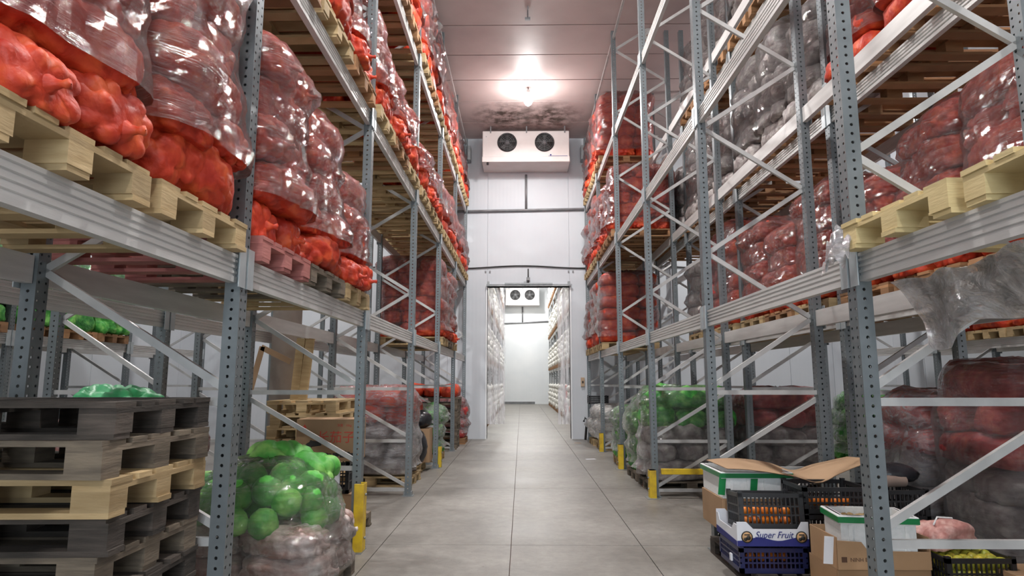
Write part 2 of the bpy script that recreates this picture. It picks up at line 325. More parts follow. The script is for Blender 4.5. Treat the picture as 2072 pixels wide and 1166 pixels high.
# door trim and rail
for i, (x0, x1) in enumerate(((-.97, -.93), (1.32, 1.36))):
    o = MB().box(x0, x1, YW-.03, YW+.3, 0, 4.14).obj('trim_%d' % (i+1), M_wallfar); o['kind'] = 'structure'
o = MB().box(-.93, 1.32, YW-.03, YW+.3, 4.1, 4.14).obj('trim_3', M_wallfar); o['kind'] = 'structure'
ru = empty('door_rail', (0, YW-.08, 4.1)); tag(ru, 'grey steel curtain rail across the top of the doorway', 'rail')
MB().box(-.95, 1.38, -.04, 0, 0, .045).obj('track', M_galv, ru); MB().box(-.45, .85, -.07, -.04, .03, .07).obj('cover', M_galv, ru)
for x in (-.9, .1, 1.3): MB().box(x-.03, x+.03, -.03, .08, -.01, .12).obj('bracket', M_galv, ru)
# far room
XF = 4.6
for nm, x0, x1 in (('wall_far_left', -XF-.1, -XF), ('wall_far_right', XF, XF+.1)):
    o = MB().box(x0, x1, YW+.3, YF, 0, ZC).obj(nm, M_wallfar); o['kind'] = 'structure'
wall_panels('wall_far', M_wallfar, -XF, XF, YF, 0, ZC, wdt=1.5)
o = MB().box(-XF, XF, YW+.3, YF+.1, ZC, ZC+.1).obj('ceiling_far', M_wallfar); o['kind'] = 'structure'
o = MB().box(-1.2, .9, YF-.04, YF-.005, 0, .16).obj('baseboard_far', M_pipe); o['kind'] = 'structure'
# ---------------------------------------------------------------- lamps
M_bulb = emis('bulb', (1, .97, .94), 60)
M_tubeglow = emis('tube_glow', (1, .98, .95), 12)
def lamp(x, y, z, power, label, grp=None, r=.11):
    t = empty('hanging_lamp', (x, y, z)); tag(t, label, 'lamp', grp)
    MB().tube([(0, 0, ZC-z), (0, 0, .24)], .012).obj('rod', M_pipe, t)
    MB().tube([(0, 0, .26), (0, 0, .12)], [.04, .055], 12).obj('socket', M_foam, t)
    prof = [(0, 0, .14), (0, 0, .1), (0, 0, .04), (0, 0, -.03), (0, 0, -.09), (0, 0, -.13)]
    MB().tube(prof, [.04, .07, .1, .1, .07, .02], 14).obj('bulb', M_bulb, t)
    l = bpy.data.lights.new('lamp_light', 'POINT'); l.energy = power*.35; l.color = LAMP_COL; l.shadow_soft_size = r
    lo = bpy.data.objects.new('lamp_light', l); link(lo, t, (0, 0, -.28))
    l = bpy.data.lights.new('lamp_down_light', 'AREA'); l.energy = power*.65; l.color = LAMP_COL; l.shape = 'DISK'; l.size = .3
    lo = bpy.data.objects.new('lamp_down_light', l); link(lo, t, (0, 0, -.16))
    return t
lamp(.17, 14.4, 8.0, LAMP_AISLE, 'bright bare lamp hanging from the ceiling above the central aisle')
for yy in (8.4, 3.2, -2.2): lamp(.17, yy, 8.0, LAMP_AISLE, 'bare lamp above the aisle nearer than the picture shows', 'nearer aisle lamps')
for sx in (-5.6, 5.6):
    for yy in (1.5, 8.0, 14.5): lamp(sx, yy, 7.8, LAMP_SIDE, 'bare lamp over a side aisle behind the racks', 'side aisle lamps')
for yy in (21, 28, 35, 41): lamp(.2, yy, 7.9, LAMP_FAR, 'bare lamp in the far white room', 'far room lamps')
# ---------------------------------------------------------------- rack parts (shared meshes)
S = 2.8; Y0 = 3.43; BT = (2.115, 4.135, 6.193, 8.08)      # beam centre heights
PW, PD = .041, .046
def post_mesh(hgt):
    t = .004; mb = MB()
    mb.box(-PW, PW, -PD, -PD+t, 0, hgt).box(-PW, -PW+t, -PD+t, PD, 0, hgt).box(PW-t, PW, -PD+t, PD, 0, hgt)
    mb.box(-PW+t, -PW+.02, PD-t, PD, 0, hgt).box(PW-.02, PW-t, PD-t, PD, 0, hgt)
    return mb.mesh('post', M_post)
ME_post = post_mesh(8.24)
ME_foot = MB().box(-.075, .075, -.075, .075, 0, .008).box(-.055, -.042, -.05, .05, .008, .06).box(.042, .055, -.05, .05, .008, .06).mesh('foot_plate', M_galv)
def channel_mesh(name, m, L=1.0, w=.021, d=.014, t=.003):
    mb = MB().box(0, L, -d, -d+t, -w, w).box(0, L, -d+t, d, -w, -w+t).box(0, L, -d+t, d, w-t, w); return mb.mesh(name, m)
ME_brace = channel_mesh('brace', M_brace)
def beam_mesh(L, hgt=.15, w=.045, name='beam', m=None, ribs=4):
    # closed box section, its -x face stepped with long grooves
    h = hgt/2; prof = [(w/2, -h), (w/2, h), (-w/2, h)]
    n = ribs; z = h
    for i in range(n):
        a = h-.016-(hgt-.032)*i/n; b_ = a-(hgt-.032)/n*.42
        prof += [(-w/2, a), (-w/2+.008, a-.003), (-w/2+.008, b_), (-w/2, b_-.003)]
    prof += [(-w/2, -h)]
    return MB().prism(prof[::-1], 'y', -L/2, L/2).mesh(name, m or M_beam)
ME_beam = beam_mesh(S-2*PD-.01)
ME_brkt = MB().box(-.052, -.046, -.036, .04, -.10, .12).box(-.052, .03, .036, .041, -.10, .12).mesh('end_bracket', M_bracket)
ME_toprail = beam_mesh(S-2*PD-.01, .05, .04, 'tie_rail', M_brace, 1)
def frame(xf, xr, y, label, nearness=0, guard=False, bent=False):
    """upright frame: two perforated posts joined by bracing; xf aisle side"""
    t = empty('upright_frame', (xf, y, 0)); tag(t, label, 'rack frame', None)
    D = xr-xf; s = 1 if D > 0 else -1; D = abs(D)
    for x in (0, D):
        inst('post', ME_post, t, (s*x, 0, 0)); inst('foot_plate', ME_foot, t, (s*x, 0, 0))
    def br(x0, z0, x1, z1, dy=0):
        a = (s*x0, z0); b_ = (s*x1, z1); L = math.hypot(b_[0]-a[0], b_[1]-a[1]); ang = math.atan2(b_[1]-a[1], b_[0]-a[0])
        inst('brace', ME_brace, t, (a[0], dy, a[1]), (0, -ang, 0), (L, 1, 1))
    e = PW*.6
    for z in (.08, .72, 1.42): br(e, z, D-e, z)
    br(e, .12, D-e, .68, .03); br(e, .78, D-e, 1.36, .03)
    z = 1.48; side = 0
    while z < 7.9:
        z2 = z+.64
        br(e if side == 0 else D-e, z, D-e if side == 0 else e, z2, .03); z = z2; side = 1-side
    return t
def beam(x, yb, z, s, label, brackets=True, me=None, name='shelf_beam', S_=S):
    """s=-1: groove side faces -x"""
    t = inst(name, me or ME_beam, None, (x, yb+S_/2, z), (0, 0, 0 if s < 0 else PI)); tag(t, label, 'beam')
    if brackets:
        for q in (-1, 1): inst('end_bracket', ME_brkt, t, (0, q*(S_/2-PD-.008), 0), (0, 0, 0 if q < 0 else 0), (1, q, 1))
    return t
LVL = ['first', 'second', 'third', 'top']
def rack_row(name, xf, xr, ks, levels, faces=('front', 'rear'), bays=None, rail=False):
    s = 1 if xr > xf else -1
    for k in ks:
        frame(xf, xr, Y0+S*k, '%s steel upright frame with diagonal braces, %s' % (ORD[k+1], name))
    for k in (bays if bays is not None else ks[:-1]):
        for li in levels:
            for fc in faces:
                x = (xf-s*.03) if fc == 'front' else (xr+s*.03)
                x = xf+s*.0 if fc == 'front' else xr
                beam(x, Y0+S*k, BT[li], -s if fc == 'front' else s, '%s shelf %s beam, %s bay of %s' % (LVL[li], fc, ORD[k+1], name))
        if rail: beam(xf, Y0+S*k, BT[3], -s, 'thin top tie rail, %s bay of %s' % (ORD[k+1], name), False, ME_toprail, 'tie_rail')
RA = 'right aisle rack'; LA = 'left aisle rack'; RB = 'back right rack'; LB = 'back left rack'
rack_row(LA, -1.527, -2.62, range(-1, 6), (0, 1, 2), rail=True)
rack_row(RA, 1.787, 2.81, range(-1, 6), (0, 1, 2), rail=True)
rack_row(RB, 3.09, 4.14, range(0, 6), (0, 1, 2))
rack_row(LB, -3.45, -4.5, range(-1, 5), (0,), faces=('front',))
rack_row('right wall rack', 7.45, 8.5, range(-1, 5), (0, 1))
rack_row('left wall rack', -7.2, -8.3, range(-1, 5), (0, 1))
# yellow post guards
def guard(x, y, hgt, s, label):
    t = empty('post_guard', (x, y, 0)); tag(t, label, 'post guard')
    prof = [(-.068, -.062), (-.068, .062), (.02, .062), (.02, .056), (-.062, .056), (-.062, -.056), (.02, -.056), (.02, -.062)]
    bevel(MB().prism([(p[0]*-s, p[1]) for p in prof], 'z', 0, hgt).obj('shield', M_yellow, t), .003)
    MB().box(-.11, .07, -.1, .1, 0, .008).obj('base_plate', M_galv, t, (0, 0, 0))
    for z in (.12, hgt-.1): MB().tube([(s*.069, 0, z), (s*.082, 0, z)], .012, 8).obj('bolt', M_galv, t)
guard(-1.50, 6.14, .60, 1, 'tall yellow post guard at foot of second left upright by green load')
guard(-1.50, 11.93, .36, 1, 'yellow post guard on left beside the black bag')
guard(1.76, 11.73, .42, -1, 'yellow post guard on right in front of green wrapped bags')
guard(1.76, 14.53, .40, -1, 'farthest yellow post guard on right, nearest the doorway')
guard(1.75, 8.90, .36, -1, 'rusty yellow post guard carrying the long yellow rail')
t = MB().box(0, .95, -.03, .03, -.035, .035).obj('guard_rail', M_yellow, None, (1.84, 8.86, .345)); bevel(t); tag(t, 'long yellow steel rail across the right rack foot', 'rail')
# ---------------------------------------------------------------- pallets
def B(x, y, z, m, nm): return MB().box(-x/2, x/2, -y/2, y/2, 0, z).mesh(nm, m)
PAL = {}
for k, m in WOODS.items():
    PAL[k] = dict(bw=B(1.2, .145, .022, m, 'deck_board'), bn=B(1.2, .10, .022, m, 'deck_board'), st=B(.145, .8, .022, m, 'stringer_board'),
                  bl=B(.145, .12, .078, m, 'block'), bb=B(1.2, .11, .022, m, 'base_board'))
def pallet_pieces():
    L = []
    for y in (-.3275, .3275): L.append(('deck_board', 'bw', (0, y, .122)))
    for y in (-.17, .17): L.append(('deck_board', 'bn', (0, y, .122)))
    L.append(('deck_board', 'bw', (0, 0, .122)))
    for x in (-.5275, 0, .5275):
        L.append(('stringer_board', 'st', (x, 0, .1)))
        for y in (-.34, 0, .34): L.append(('block', 'bl', (x, y, .022)))
    for y in (-.345, 0, .345): L.append(('base_board', 'bb', (0, y, 0)))
    return L
PP = pallet_pieces()
def pallet_far_mesh(m):
    mb = MB(); dim = dict(bw=(1.2, .145, .022), bn=(1.2, .1, .022), st=(.145, .8, .022), bl=(.145, .12, .078), bb=(1.2, .11, .022))
    for n_, k, (x, y, z) in PP:
        a, b_, c = dim[k]; mb.box(x-a/2, x+a/2, y-b_/2, y+b_/2, z, z+c)
    return mb.mesh('pallet', m)
PFAR = {k: pallet_far_mesh(m) for k, m in WOODS.items()}
NP = 0
def pallet(x, y, z, rot, tone, label, detail=True, group=None):
    global NP; NP += 1
    if not detail:
        o = inst('pallet', PFAR[tone], None, (x, y, z), (0, 0, rot)); tag(o, label, 'pallet', group); return o
    t = empty('pallet', (x, y, z), (0, 0, rot)); tag(t, label, 'pallet', group)
    for nm, k, (px, py, pz) in PP:
        j = random.uniform(-.006, .006)
        inst(nm, PAL[tone][k], t, (px+(j*1.5 if k in ('bw', 'bn', 'bb') else 0), py+(0 if k == 'bl' else 0), pz), (0, 0, j*.6 if k in ('bw', 'bn') else 0))
    return t
# ---------------------------------------------------------------- sacks
def sack_geo(nu, nv, seed, L=.84, W=.43, H=.29, lump=.045, amp=.024, neck=True, e=.62):
    """a filled net sack lying along x, pinched at its +x end; returns V,F"""
    r = np.random.RandomState(seed)
    u = np.linspace(-PI/2, PI/2, nv+1)[:, None]; v = np.linspace(0, 2*PI, nu, endpoint=False)[None, :]
    sg = lambda a, p: np.sign(a)*np.abs(a)**p
    x = L/2*sg(np.sin(u), .75)*np.ones_like(v); c = sg(np.cos(u), .5)
    yv = W/2*c*sg(np.cos(v), .8); z = H/2*c*sg(np.sin(v), e)
    P = np.stack([x, yv, z], -1)
    # vegetables pressing out of the net
    nn = int(6*L*W/(lump*lump)/2.2)
    cu = np.arcsin(r.uniform(-.97, .97, nn)); cv = r.uniform(0, 2*PI, nn)
    cx = L/2*sg(np.sin(cu), .75); cc = sg(np.cos(cu), .5)
    Cc = np.stack([cx, W/2*cc*sg(np.cos(cv), .8), H/2*cc*sg(np.sin(cv), e)], -1)
    keep = []                     # dart throwing: each vegetable gets its own room
    for q in range(nn):
        if not keep or np.min(np.linalg.norm(Cc[keep]-Cc[q], axis=1)) > lump*1.25: keep.append(q)
    Cc = Cc[keep]; rr = lump*r.uniform(.85, 1.2, len(keep))
    d = np.linalg.norm(P[:, :, None, :]-Cc[None, None], axis=-1)/rr
    hgt = np.max(np.sqrt(np.clip(1-d*d, 0, 1)), axis=-1)
    nrm = P/np.array([L*L, W*W, H*H])*4; nrm /= np.linalg.norm(nrm, axis=-1, keepdims=True)+1e-9
    P = P+nrm*(hgt[..., None]*amp-amp*.4)
    # slump: waviness, drooping ends, flat bottom
    P[..., 2] += .018*np.sin(P[..., 0]*9+r.uniform(0, 6))-.10*(np.abs(P[..., 0])/(L/2))**3*.35
    P[..., 1] *= 1+.07*np.sin(P[..., 0]*11+r.uniform(0, 6)); P[..., 1] += .02*np.sin(P[..., 0]*6+r.uniform(0, 6))
    P[..., 2] = np.maximum(P[..., 2], -H/2*.93)
    V = P.reshape(-1, 3); F = []
    for i in range(nv):
        for j in range(nu):
            F.append((i*nu+j, i*nu+(j+1) % nu, (i+1)*nu+(j+1) % nu, (i+1)*nu+j))
    V[:, 2] += H/2*.93
    if neck:   # gathered mouth
        b0 = len(V); ring = []
        for q, (dx, rad) in enumerate(((-.03, .045), (.005, .018), (.03, .011), (.05, .016), (.056, .002))):
            for j in range(10):
                a = 2*PI*j/10; ring.append((L/2+dx, rad*math.cos(a)*(1+.3*r.rand()), H*.42+rad*math.sin(a)*(1+.3*r.rand())-.1*.35))
        V = np.concatenate([V, np.array(ring)])
        for q in range(4):
            for j in range(10): F.append((b0+q*10+j, b0+q*10+(j+1) % 10, b0+(q+1)*10+(j+1) % 10, b0+(q+1)*10+j))
    return V, F
NV = 6
GEO_HI = [sack_geo(64, 44, 10+i, amp=.03, lump=.042) for i in range(NV)]
GEO_LO = [sack_geo(14, 9, 10+i, neck=False) for i in range(NV)]
GEO_CAB = [sack_geo(40, 26, 40+i, L=.80, W=.46, H=.32, lump=.095, amp=.06) for i in range(4)]
GEO_CAB_LO = [sack_geo(18, 12, 40+i, L=.80, W=.46, H=.32, lump=.095, amp=.06, neck=False) for i in range(4)]
def geo_mesh(g, name, m):
    mb = MB(); mb.add(g[0], g[1], True); return mb.mesh(name, m)
ME_sack = {k: [geo_mesh(g, 'net_sack', M_sack[k]) for g in (GEO_CAB if k == 'green' else GEO_HI)] for k in M_sack}
SEEN = {k: 0 for k in M_sack}; STUFF = {k: [] for k in M_sack}
LIMIT = 296; USED = [0]
NAMES = {'red': 'red net sack', 'pink': 'maroon net sack', 'grey': 'grey net sack', 'white': 'white net sack', 'green': 'green net sack'}
ROWS = ['lowest', 'second', 'third', 'fourth', 'fifth', 'sixth', 'seventh', 'eighth']
def layout(kind, n, full, seed, style=0, back=.012):
    """sack placements for one pallet load, front at +x; returns list of (variant, Matrix)"""
    r = random.Random(seed); out = []; z = 0; hgt = .245 if kind != 'green' else .28
    for l in range(n):
        j = lambda a: r.uniform(-a, a); sh = -l*back
        if (l+style) % 2 == 0:      # lying along y across the front
            xs_ = (.40, .0, -.38) if (full or l == n-1) else (.40, .02)
            for x in xs_: out.append((r.randrange(NV), Matrix.Translation((x+sh+j(.03), j(.02), z+j(.012))) @ Matrix.Rotation(PI/2*(1 if r.random() < .5 else -1)+j(.07), 4, 'Z') @ Matrix.Rotation(j(.05), 4, 'X') @ Matrix.Diagonal((.97+j(.06), 1.0+j(.08), 1.02+j(.1), 1))))
        else:                       # heads to the aisle
            for y in (-.205, .205): out.append((r.randrange(NV), Matrix.Translation((.2+sh+j(.05), y+j(.02), z+j(.012))) @ Matrix.Rotation(j(.08), 4, 'Z') @ Matrix.Rotation(j(.07), 4, 'X') @ Matrix.Diagonal((1+j(.06), .96+j(.06), 1.02+j(.1), 1))))
            if full or l == n-1: out.append((r.randrange(NV), Matrix.Translation((-.42, j(.02), z)) @ Matrix.Rotation(PI/2, 4, 'Z') @ Matrix.Diagonal((.97, .9, 1, 1))))
        z += hgt*(1+j(.03))
    return out, z+.04
def film_mesh(lay, ztop, seed, mat_, z0=.2, geos=None, cover=True):
    geos = geos or GEO_LO; r = np.random.RandomState(seed)
    pts = []
    for vi, M in lay:
        V = geos[vi % len(geos)][0][::2]; A = np.array(M); pts.append(V @ A[:3, :3].T+A[:3, 3])
    pts = np.concatenate(pts); T, Z = 84, 34
    th = np.arctan2(pts[:, 1], pts[:, 0]); rr = np.hypot(pts[:, 0], pts[:, 1])
    ti = ((th+PI)/(2*PI)*T).astype(int) % T; zi = np.clip((pts[:, 2]-z0)/(ztop-z0)*Z, -1, Z).astype(int)
    R = np.zeros((Z+1, T)); ok = pts[:, 2] > z0-.05
    np.maximum.at(R, (np.clip(zi[ok], 0, Z), ti[ok]), rr[ok])
    for _ in range(6): R = np.maximum(R, np.where(R < .15, np.maximum(np.roll(R, 1, 1), np.roll(R, -1, 1)), 0))
    for _ in range(8):
        up = np.vstack([R[1:], R[-1:]]); dn = np.vstack([R[:1], R[:-1]]); R = np.where(R < .2, np.maximum(up, dn), R)
    up = np.vstack([R[1:], R[-1:]]); dn = np.vstack([R[:1], R[:-1]]); R = np.maximum(R, (up+dn)/2)
    ang = -PI+2*PI*(np.arange(T)+.5)/T
    H = np.zeros_like(R)          # convex ring per height: film bridges hollows
    for i in range(Z+1):
        p = np.stack([R[i]*np.cos(ang), R[i]*np.sin(ang)], 1)
        k = np.linspace(0, 2*PI, 48, endpoint=False); Nn = np.stack([np.cos(k), np.sin(k)], 1); sup = (p @ Nn.T).max(0)
        dirs = np.stack([np.cos(ang), np.sin(ang)], 1); q = dirs @ Nn.T
        H[i] = np.min(np.where(q > .05, sup[None]/np.maximum(q, .05), 9), 1)
    R = np.maximum(R, .35*R+.65*H)+.026
    for _ in range(2): R = np.maximum(R-.004, (R*2+np.roll(R, 1, 1)+np.roll(R, -1, 1)+np.vstack([R[1:], R[-1:]])+np.vstack([R[:1], R[:-1]]))/6)
    # tension folds
    zz = np.linspace(z0, ztop, Z+1)[:, None]
    R += .006*np.sin(ang[None]*17+zz*9+r.rand()*6)*np.sin(ang[None]*3+zz*5+r.rand()*6)+.004*r.randn(Z+1, T)*.6
    V = []; F = []
    lastrow = Z if not cover else Z
    for i in range(Z+1): V += [(R[i, j]*math.cos(ang[j]), R[i, j]*math.sin(ang[j]), zz[i, 0]) for j in range(T)]
    rows = Z+1
    for sc, dz in ((.93, .02), (.75, .035), (.4, .04), (.05, .03)):
        V += [(R[Z, j]*sc*math.cos(ang[j]), R[Z, j]*sc*math.sin(ang[j]), ztop+dz+.012*r.randn()) for j in range(T)]; rows += 1
    for i in range(rows-1):
        for j in range(T): F.append((i*T+j, i*T+(j+1) % T, (i+1)*T+(j+1) % T, (i+1)*T+j))
    mb = MB(); mb.add(V, F, True); return mb.mesh('stretch_wrap', mat_)
TPL = {}
def template(kind, n, full, var, film, back=.012):
    key = (kind == 'green', n, full, var, film, back)
    if key not in TPL:
        geos = GEO_CAB if kind == 'green' else GEO_HI
        lay, zt = layout(kind, n, full, 100+var*7+n+(50 if full else 0), style=var % 2, back=back)
        m = None
        if film: m = film_mesh(lay, zt, var, {'std': M_film, 'thin': M_film_thin, 'heavy': M_film_heavy}[film], z0=.12 if full else .26, geos=geos)
        TPL[key] = (lay, zt, m)
    return TPL[key]
def put_sacks(kind, lay, base, label, group, force_stuff=False):
    for vi, M in lay:
        W = base @ M
        if USED[0] < LIMIT and not force_stuff:
            SEEN[kind] += 1; USED[0] += 1; row = ROWS[min(7, int(M.translation.z/.235+.3))]; ms = ME_sack[kind]
            o = bpy.data.objects.new('net_sack', ms[vi % len(ms)]); COL.objects.link(o); o.matrix_world = W
            tr_ = M.translation
            if abs(tr_.y) < .1: pos = 'front' if tr_.x > .25 else 'inner' if tr_.x > -.22 else 'rear'
            else: pos = 'nearer' if (base.to_3x3() @ tr_).y < 0 else 'farther'
            tag(o, '%s, %s row %s, %s' % (NAMES[kind], row, pos, label), 'sack', 'sacks in %s' % label)
        else: STUFF[kind].append((vi, W))
CNT = [0]
def load(x, y, z, face, kind, n, where, var=None, full=False, film='std', tone='warm', detail=True, indiv=True, topkind=None, pal=True, jit=.03, back=.012):
    """pallet + sacks + film.  face: +1 aisle at +x, -1 aisle at -x"""
    CNT[0] += 1
    if var is None: var = CNT[0] % 6
    rot = (0 if face > 0 else PI)+random.uniform(-jit, jit)
    if pal: pallet(x, y, z, rot, tone, 'wooden pallet under %s' % where, detail)
    lay, zt, fm = template(kind, n, full, var, film, back)
    base = Matrix.Translation((x, y, z+.146)) @ Matrix.Rotation(rot, 4, 'Z')
    if topkind:
        k1 = [q for q in lay if q[1].translation.z < zt*.42]; k2 = [q for q in lay if q[1].translation.z >= zt*.42]
        put_sacks(kind, k1, base, where, None, not indiv)
        put_sacks(topkind, k2, base, where, None, not indiv)
    else: put_sacks(kind, lay, base, where, None, not indiv)
    if fm:
        o = bpy.data.objects.new('stretch_wrap', fm); COL.objects.link(o); o.matrix_world = base
        tag(o, 'clear stretch wrap around %s' % where, 'plastic wrap')
PX = {'L': -2.04, 'R': 2.30, 'B': 3.60, 'C': 7.95, 'D': -7.72}
ZP = [BT[0]+.075, BT[1]+.075, BT[2]+.075]
SLOT = ['near', 'middle', 'far']
def shelf(row, lvl, bay, slots, kind, n=6, film='std', tones=('warm',), detail=True, indiv=True, full0=False, rname=None, back=.012, exact=False):
    for i in slots:
        nm = {'L': LA, 'R': RA, 'B': RB, 'C': 'right wall rack', 'D': 'left wall rack'}[row]
        where = '%s shelf of %s, %s bay, %s load' % (LVL[lvl], nm, ORD[bay+1], SLOT[i])
        k = kind if isinstance(kind, str) else kind[i % len(kind)]
        load(PX[row], Y0+S*bay+.52+.88*i, ZP[lvl], 1 if row in 'LD' else -1, k, (n[i] if isinstance(n, (list, tuple)) else n-(random.random() < .25)), where, back=back, full=(full0 and i == min(slots)), film=film, tone=tones[i % len(tones)], detail=detail, indiv=indiv)
# nearest first: these are individuals
shelf('L', 0, -1, (1, 2), ('red', 'red'), (6, 6, 6), tones=('light', 'light', 'light'))
shelf('L', 0, 0, (0, 1, 2), 'red', (5, 5, 4), tones=('red', 'grey', 'light'))
shelf('B', 0, 0, (0, 1, 2), 'red', (5, 5, 4), tones=('warm',), full0=False)
shelf('L', 1, 0, (0, 1, 2), 'red', (5, 6, 6), back=.04, tones=('warm', 'light'))
shelf('L', 1, 1, (0, 1, 2), 'red', (5, 4, 4), back=.04, tones=('light', 'warm'))
shelf('B', 0, 1, (0, 1, 2), 'red', 5, tones=('light', 'warm'), full0=True)
shelf('L', 1, 2, (0, 1, 2), 'red', (3, 4, 4), back=.04, tones=('light',), detail=True)
shelf('L', 0, 3, (0, 1, 2), 'red', 6, tones=('light', 'grey'), full0=True)
shelf('R', 1, 3, (0, 1, 2), 'red', 5, tones=('warm',), full0=True)
shelf('R', 2, 3, (2,), 'red', 6, tones=('warm',), full0=True)
shelf('R', 0, 3, (2,), 'red', 6, tones=('light',), full0=True)
shelf('B', 1, 0, (2, 1), ('red',), 6, tones=('warm',))
shelf('B', 1, 1, (0, 1, 2), 'grey', 6, tones=('warm',))
shelf('B', 1, 2, (0, 1, 2), 'grey', 6, tones=('warm',))
shelf('B', 0, 2, (0, 1, 2), ('red', 'pink', 'grey'), 6, tones=('light',))
shelf('L', 2, 1, (0, 1, 2), 'red', 5, tones=('warm',), detail=False, indiv=False)
shelf('L', 2, 2, (0, 1, 2), 'red', 6, tones=('light', 'warm'), detail=False, indiv=False)
for b_ in (3, 4):
    shelf('L', 1, b_, (0, 1, 2), 'red', (4, 4, 5), back=.03, tones=('light',), detail=False, indiv=False)
    shelf('L', 2, b_, (0, 1, 2), 'red', (5, 6, 6), back=.03, tones=('light',), detail=False, indiv=False)
for l in (0, 1, 2): shelf('R', l, 4, (0, 1, 2), 'red', 6, tones=('light',), detail=False, indiv=False)
shelf('B', 2, 0, (2, ), ('pink',), 5, tones=('warm',), detail=False, indiv=False)
shelf('B', 2, 1, (0, 1, 2), ('grey',), 5, tones=('warm',), detail=False, indiv=False)
shelf('B', 2, 2, (0, 1, 2), ('grey',), 5, tones=('warm',), detail=False, indiv=False)
shelf('B', 1, 3, (0, 1, 2), ('grey', 'pink'), 5, tones=('warm',), detail=False, indiv=False)
for b_ in (0, 1, 2): shelf('C', 0, b_, (0, 1, 2), 'red', 3, tones=('light',), detail=False, indiv=False, film='thin')
shelf('C', 1, 2, (0, 1, 2), 'red', 4, tones=('light',), detail=False, indiv=False, film='thin')
shelf('C', 1, 1, (0, 1, 2), 'red', 4, tones=('light',), detail=False, indiv=False, film='thin')
for b_ in (-1, 0, 1, 2): shelf('D', 0, b_, (0, 1, 2), 'green', 4, tones=('warm',), detail=False, indiv=False, film='thin')
# loads on undersides above the near right rack (second shelf of the rack behind), empty pallets on the near right shelf
pallet(3.60, Y0+.5, ZP[1], 0, 'warm', 'bare brown pallet on second shelf of rack behind right one, nearest place')
for i, (dx, r_) in enumerate(((0, .03), (.02, -.02))):
    pallet(2.29+dx, Y0-S+.5+.9*(2-i)+.03, ZP[0], r_, 'new', ('new pale yellow empty pallet on near right shelf beside the upright', 'new pale yellow empty pallet at right edge of the picture')[i])
# floor loads
R_ = 'load on floor under '
load(3.95, 5.15, 0, -1, 'grey', 6, 'big wrapped load on floor behind nearest right upright', var=1, full=True, topkind='pink', tone='grey')
load(3.95, 6.08, 0, -1, 'grey', 5, 'wrapped load on floor behind cardboard sheet', var=2, full=True, topkind='pink', tone='grey', film='heavy')
load(3.75, 9.7, 0, -1, 'grey', 5, 'silvery wrapped load on floor between the two right racks', var=3, full=True, topkind='pink', tone='grey')
load(3.75, 10.6, 0, -1, 'grey', 4, 'silvery wrapped load on floor, second between right racks', var=4, full=True, topkind='pink', tone='grey')
load(2.36, 9.75, 0, -1, 'grey', 5, 'load on floor behind the yellow rail', var=1, full=True, topkind='green', tone='grey')
load(2.35, 10.7, 0, -1, 'green', 4, 'tall green wrapped load under right rack', var=2, full=True, tone='grey')
load(2.35, 12.4, 0, -1, 'green', 3, 'green wrapped load behind right yellow guard', var=3, full=True, tone='light', film='heavy')
load(2.35, 15.2, 0, -1, 'white', 3, 'pale bags by the doorway on the right', var=4, full=True, tone='light', film='heavy')
load(-2.2, 10.15, 0, 1, 'grey', 5, 'wrapped load under left rack above silvery bags', var=5, full=True, topkind='red', tone='light', film='heavy')
load(-2.15, 13.0, 0, 1, 'green', 3, 'green bags on pallet beyond the left yellow guard', var=1, full=True, tone='light', film='heavy')
load(-1.98, 16.6, 0, 1, 'pink', 4, 'wrapped dark red sacks by the doorway on left', var=2, full=True, tone='warm', film='heavy')
load(-3.4, 5.6, 0, 1, 'grey', 4, 'silvery wrapped load behind the pallet stack', var=3, full=True, topkind='red', tone='warm', film='heavy')
load(-6.0, 10.5, 0, 1, 'green', 3, 'green cabbages on floor beyond the left racks', var=5, full=True, tone='warm', film='thin')
load(6.3, 12.0, 0, -1, 'green', 4, 'green cabbages on floor beyond the right racks', var=5, full=True, tone='warm', film='thin')
load(2.3+0, 16.3, 0, -1, 'white', 3, 'small pale bags farthest on right floor', var=0, full=True, tone='light', film='heavy')
# ---------------------------------------------------------------- sacks past the limit: one object a kind
def stuff_obj(kind, name, label):
    if not STUFF[kind]: return
    geos = GEO_CAB_LO if kind == 'green' else GEO_LO
    Vs = []; Fs = []; n = 0
    for vi, Mx in STUFF[kind]:
        V, F = geos[vi % len(geos)]; A = np.array(Mx); Vs.append(V @ A[:3, :3].T+A[:3, 3]); Fs.append(np.array(F)+n); n += len(V)
    me = bpy.data.meshes.new(name); Fq = np.concatenate(Fs); V = np.concatenate(Vs)
    me.vertices.add(len(V)); me.vertices.foreach_set('co', V.ravel()); me.loops.add(Fq.size); me.loops.foreach_set('vertex_index', Fq.ravel())
    me.polygons.add(len(Fq)); me.polygons.foreach_set('loop_start', np.arange(len(Fq))*4); me.update(calc_edges=True)
    me.polygons.foreach_set('use_smooth', np.ones(len(Fq), bool)); me.materials.append(M_sack[kind]); me.validate()
    tag(inst(name, me), label, 'sacks', None, 'stuff')
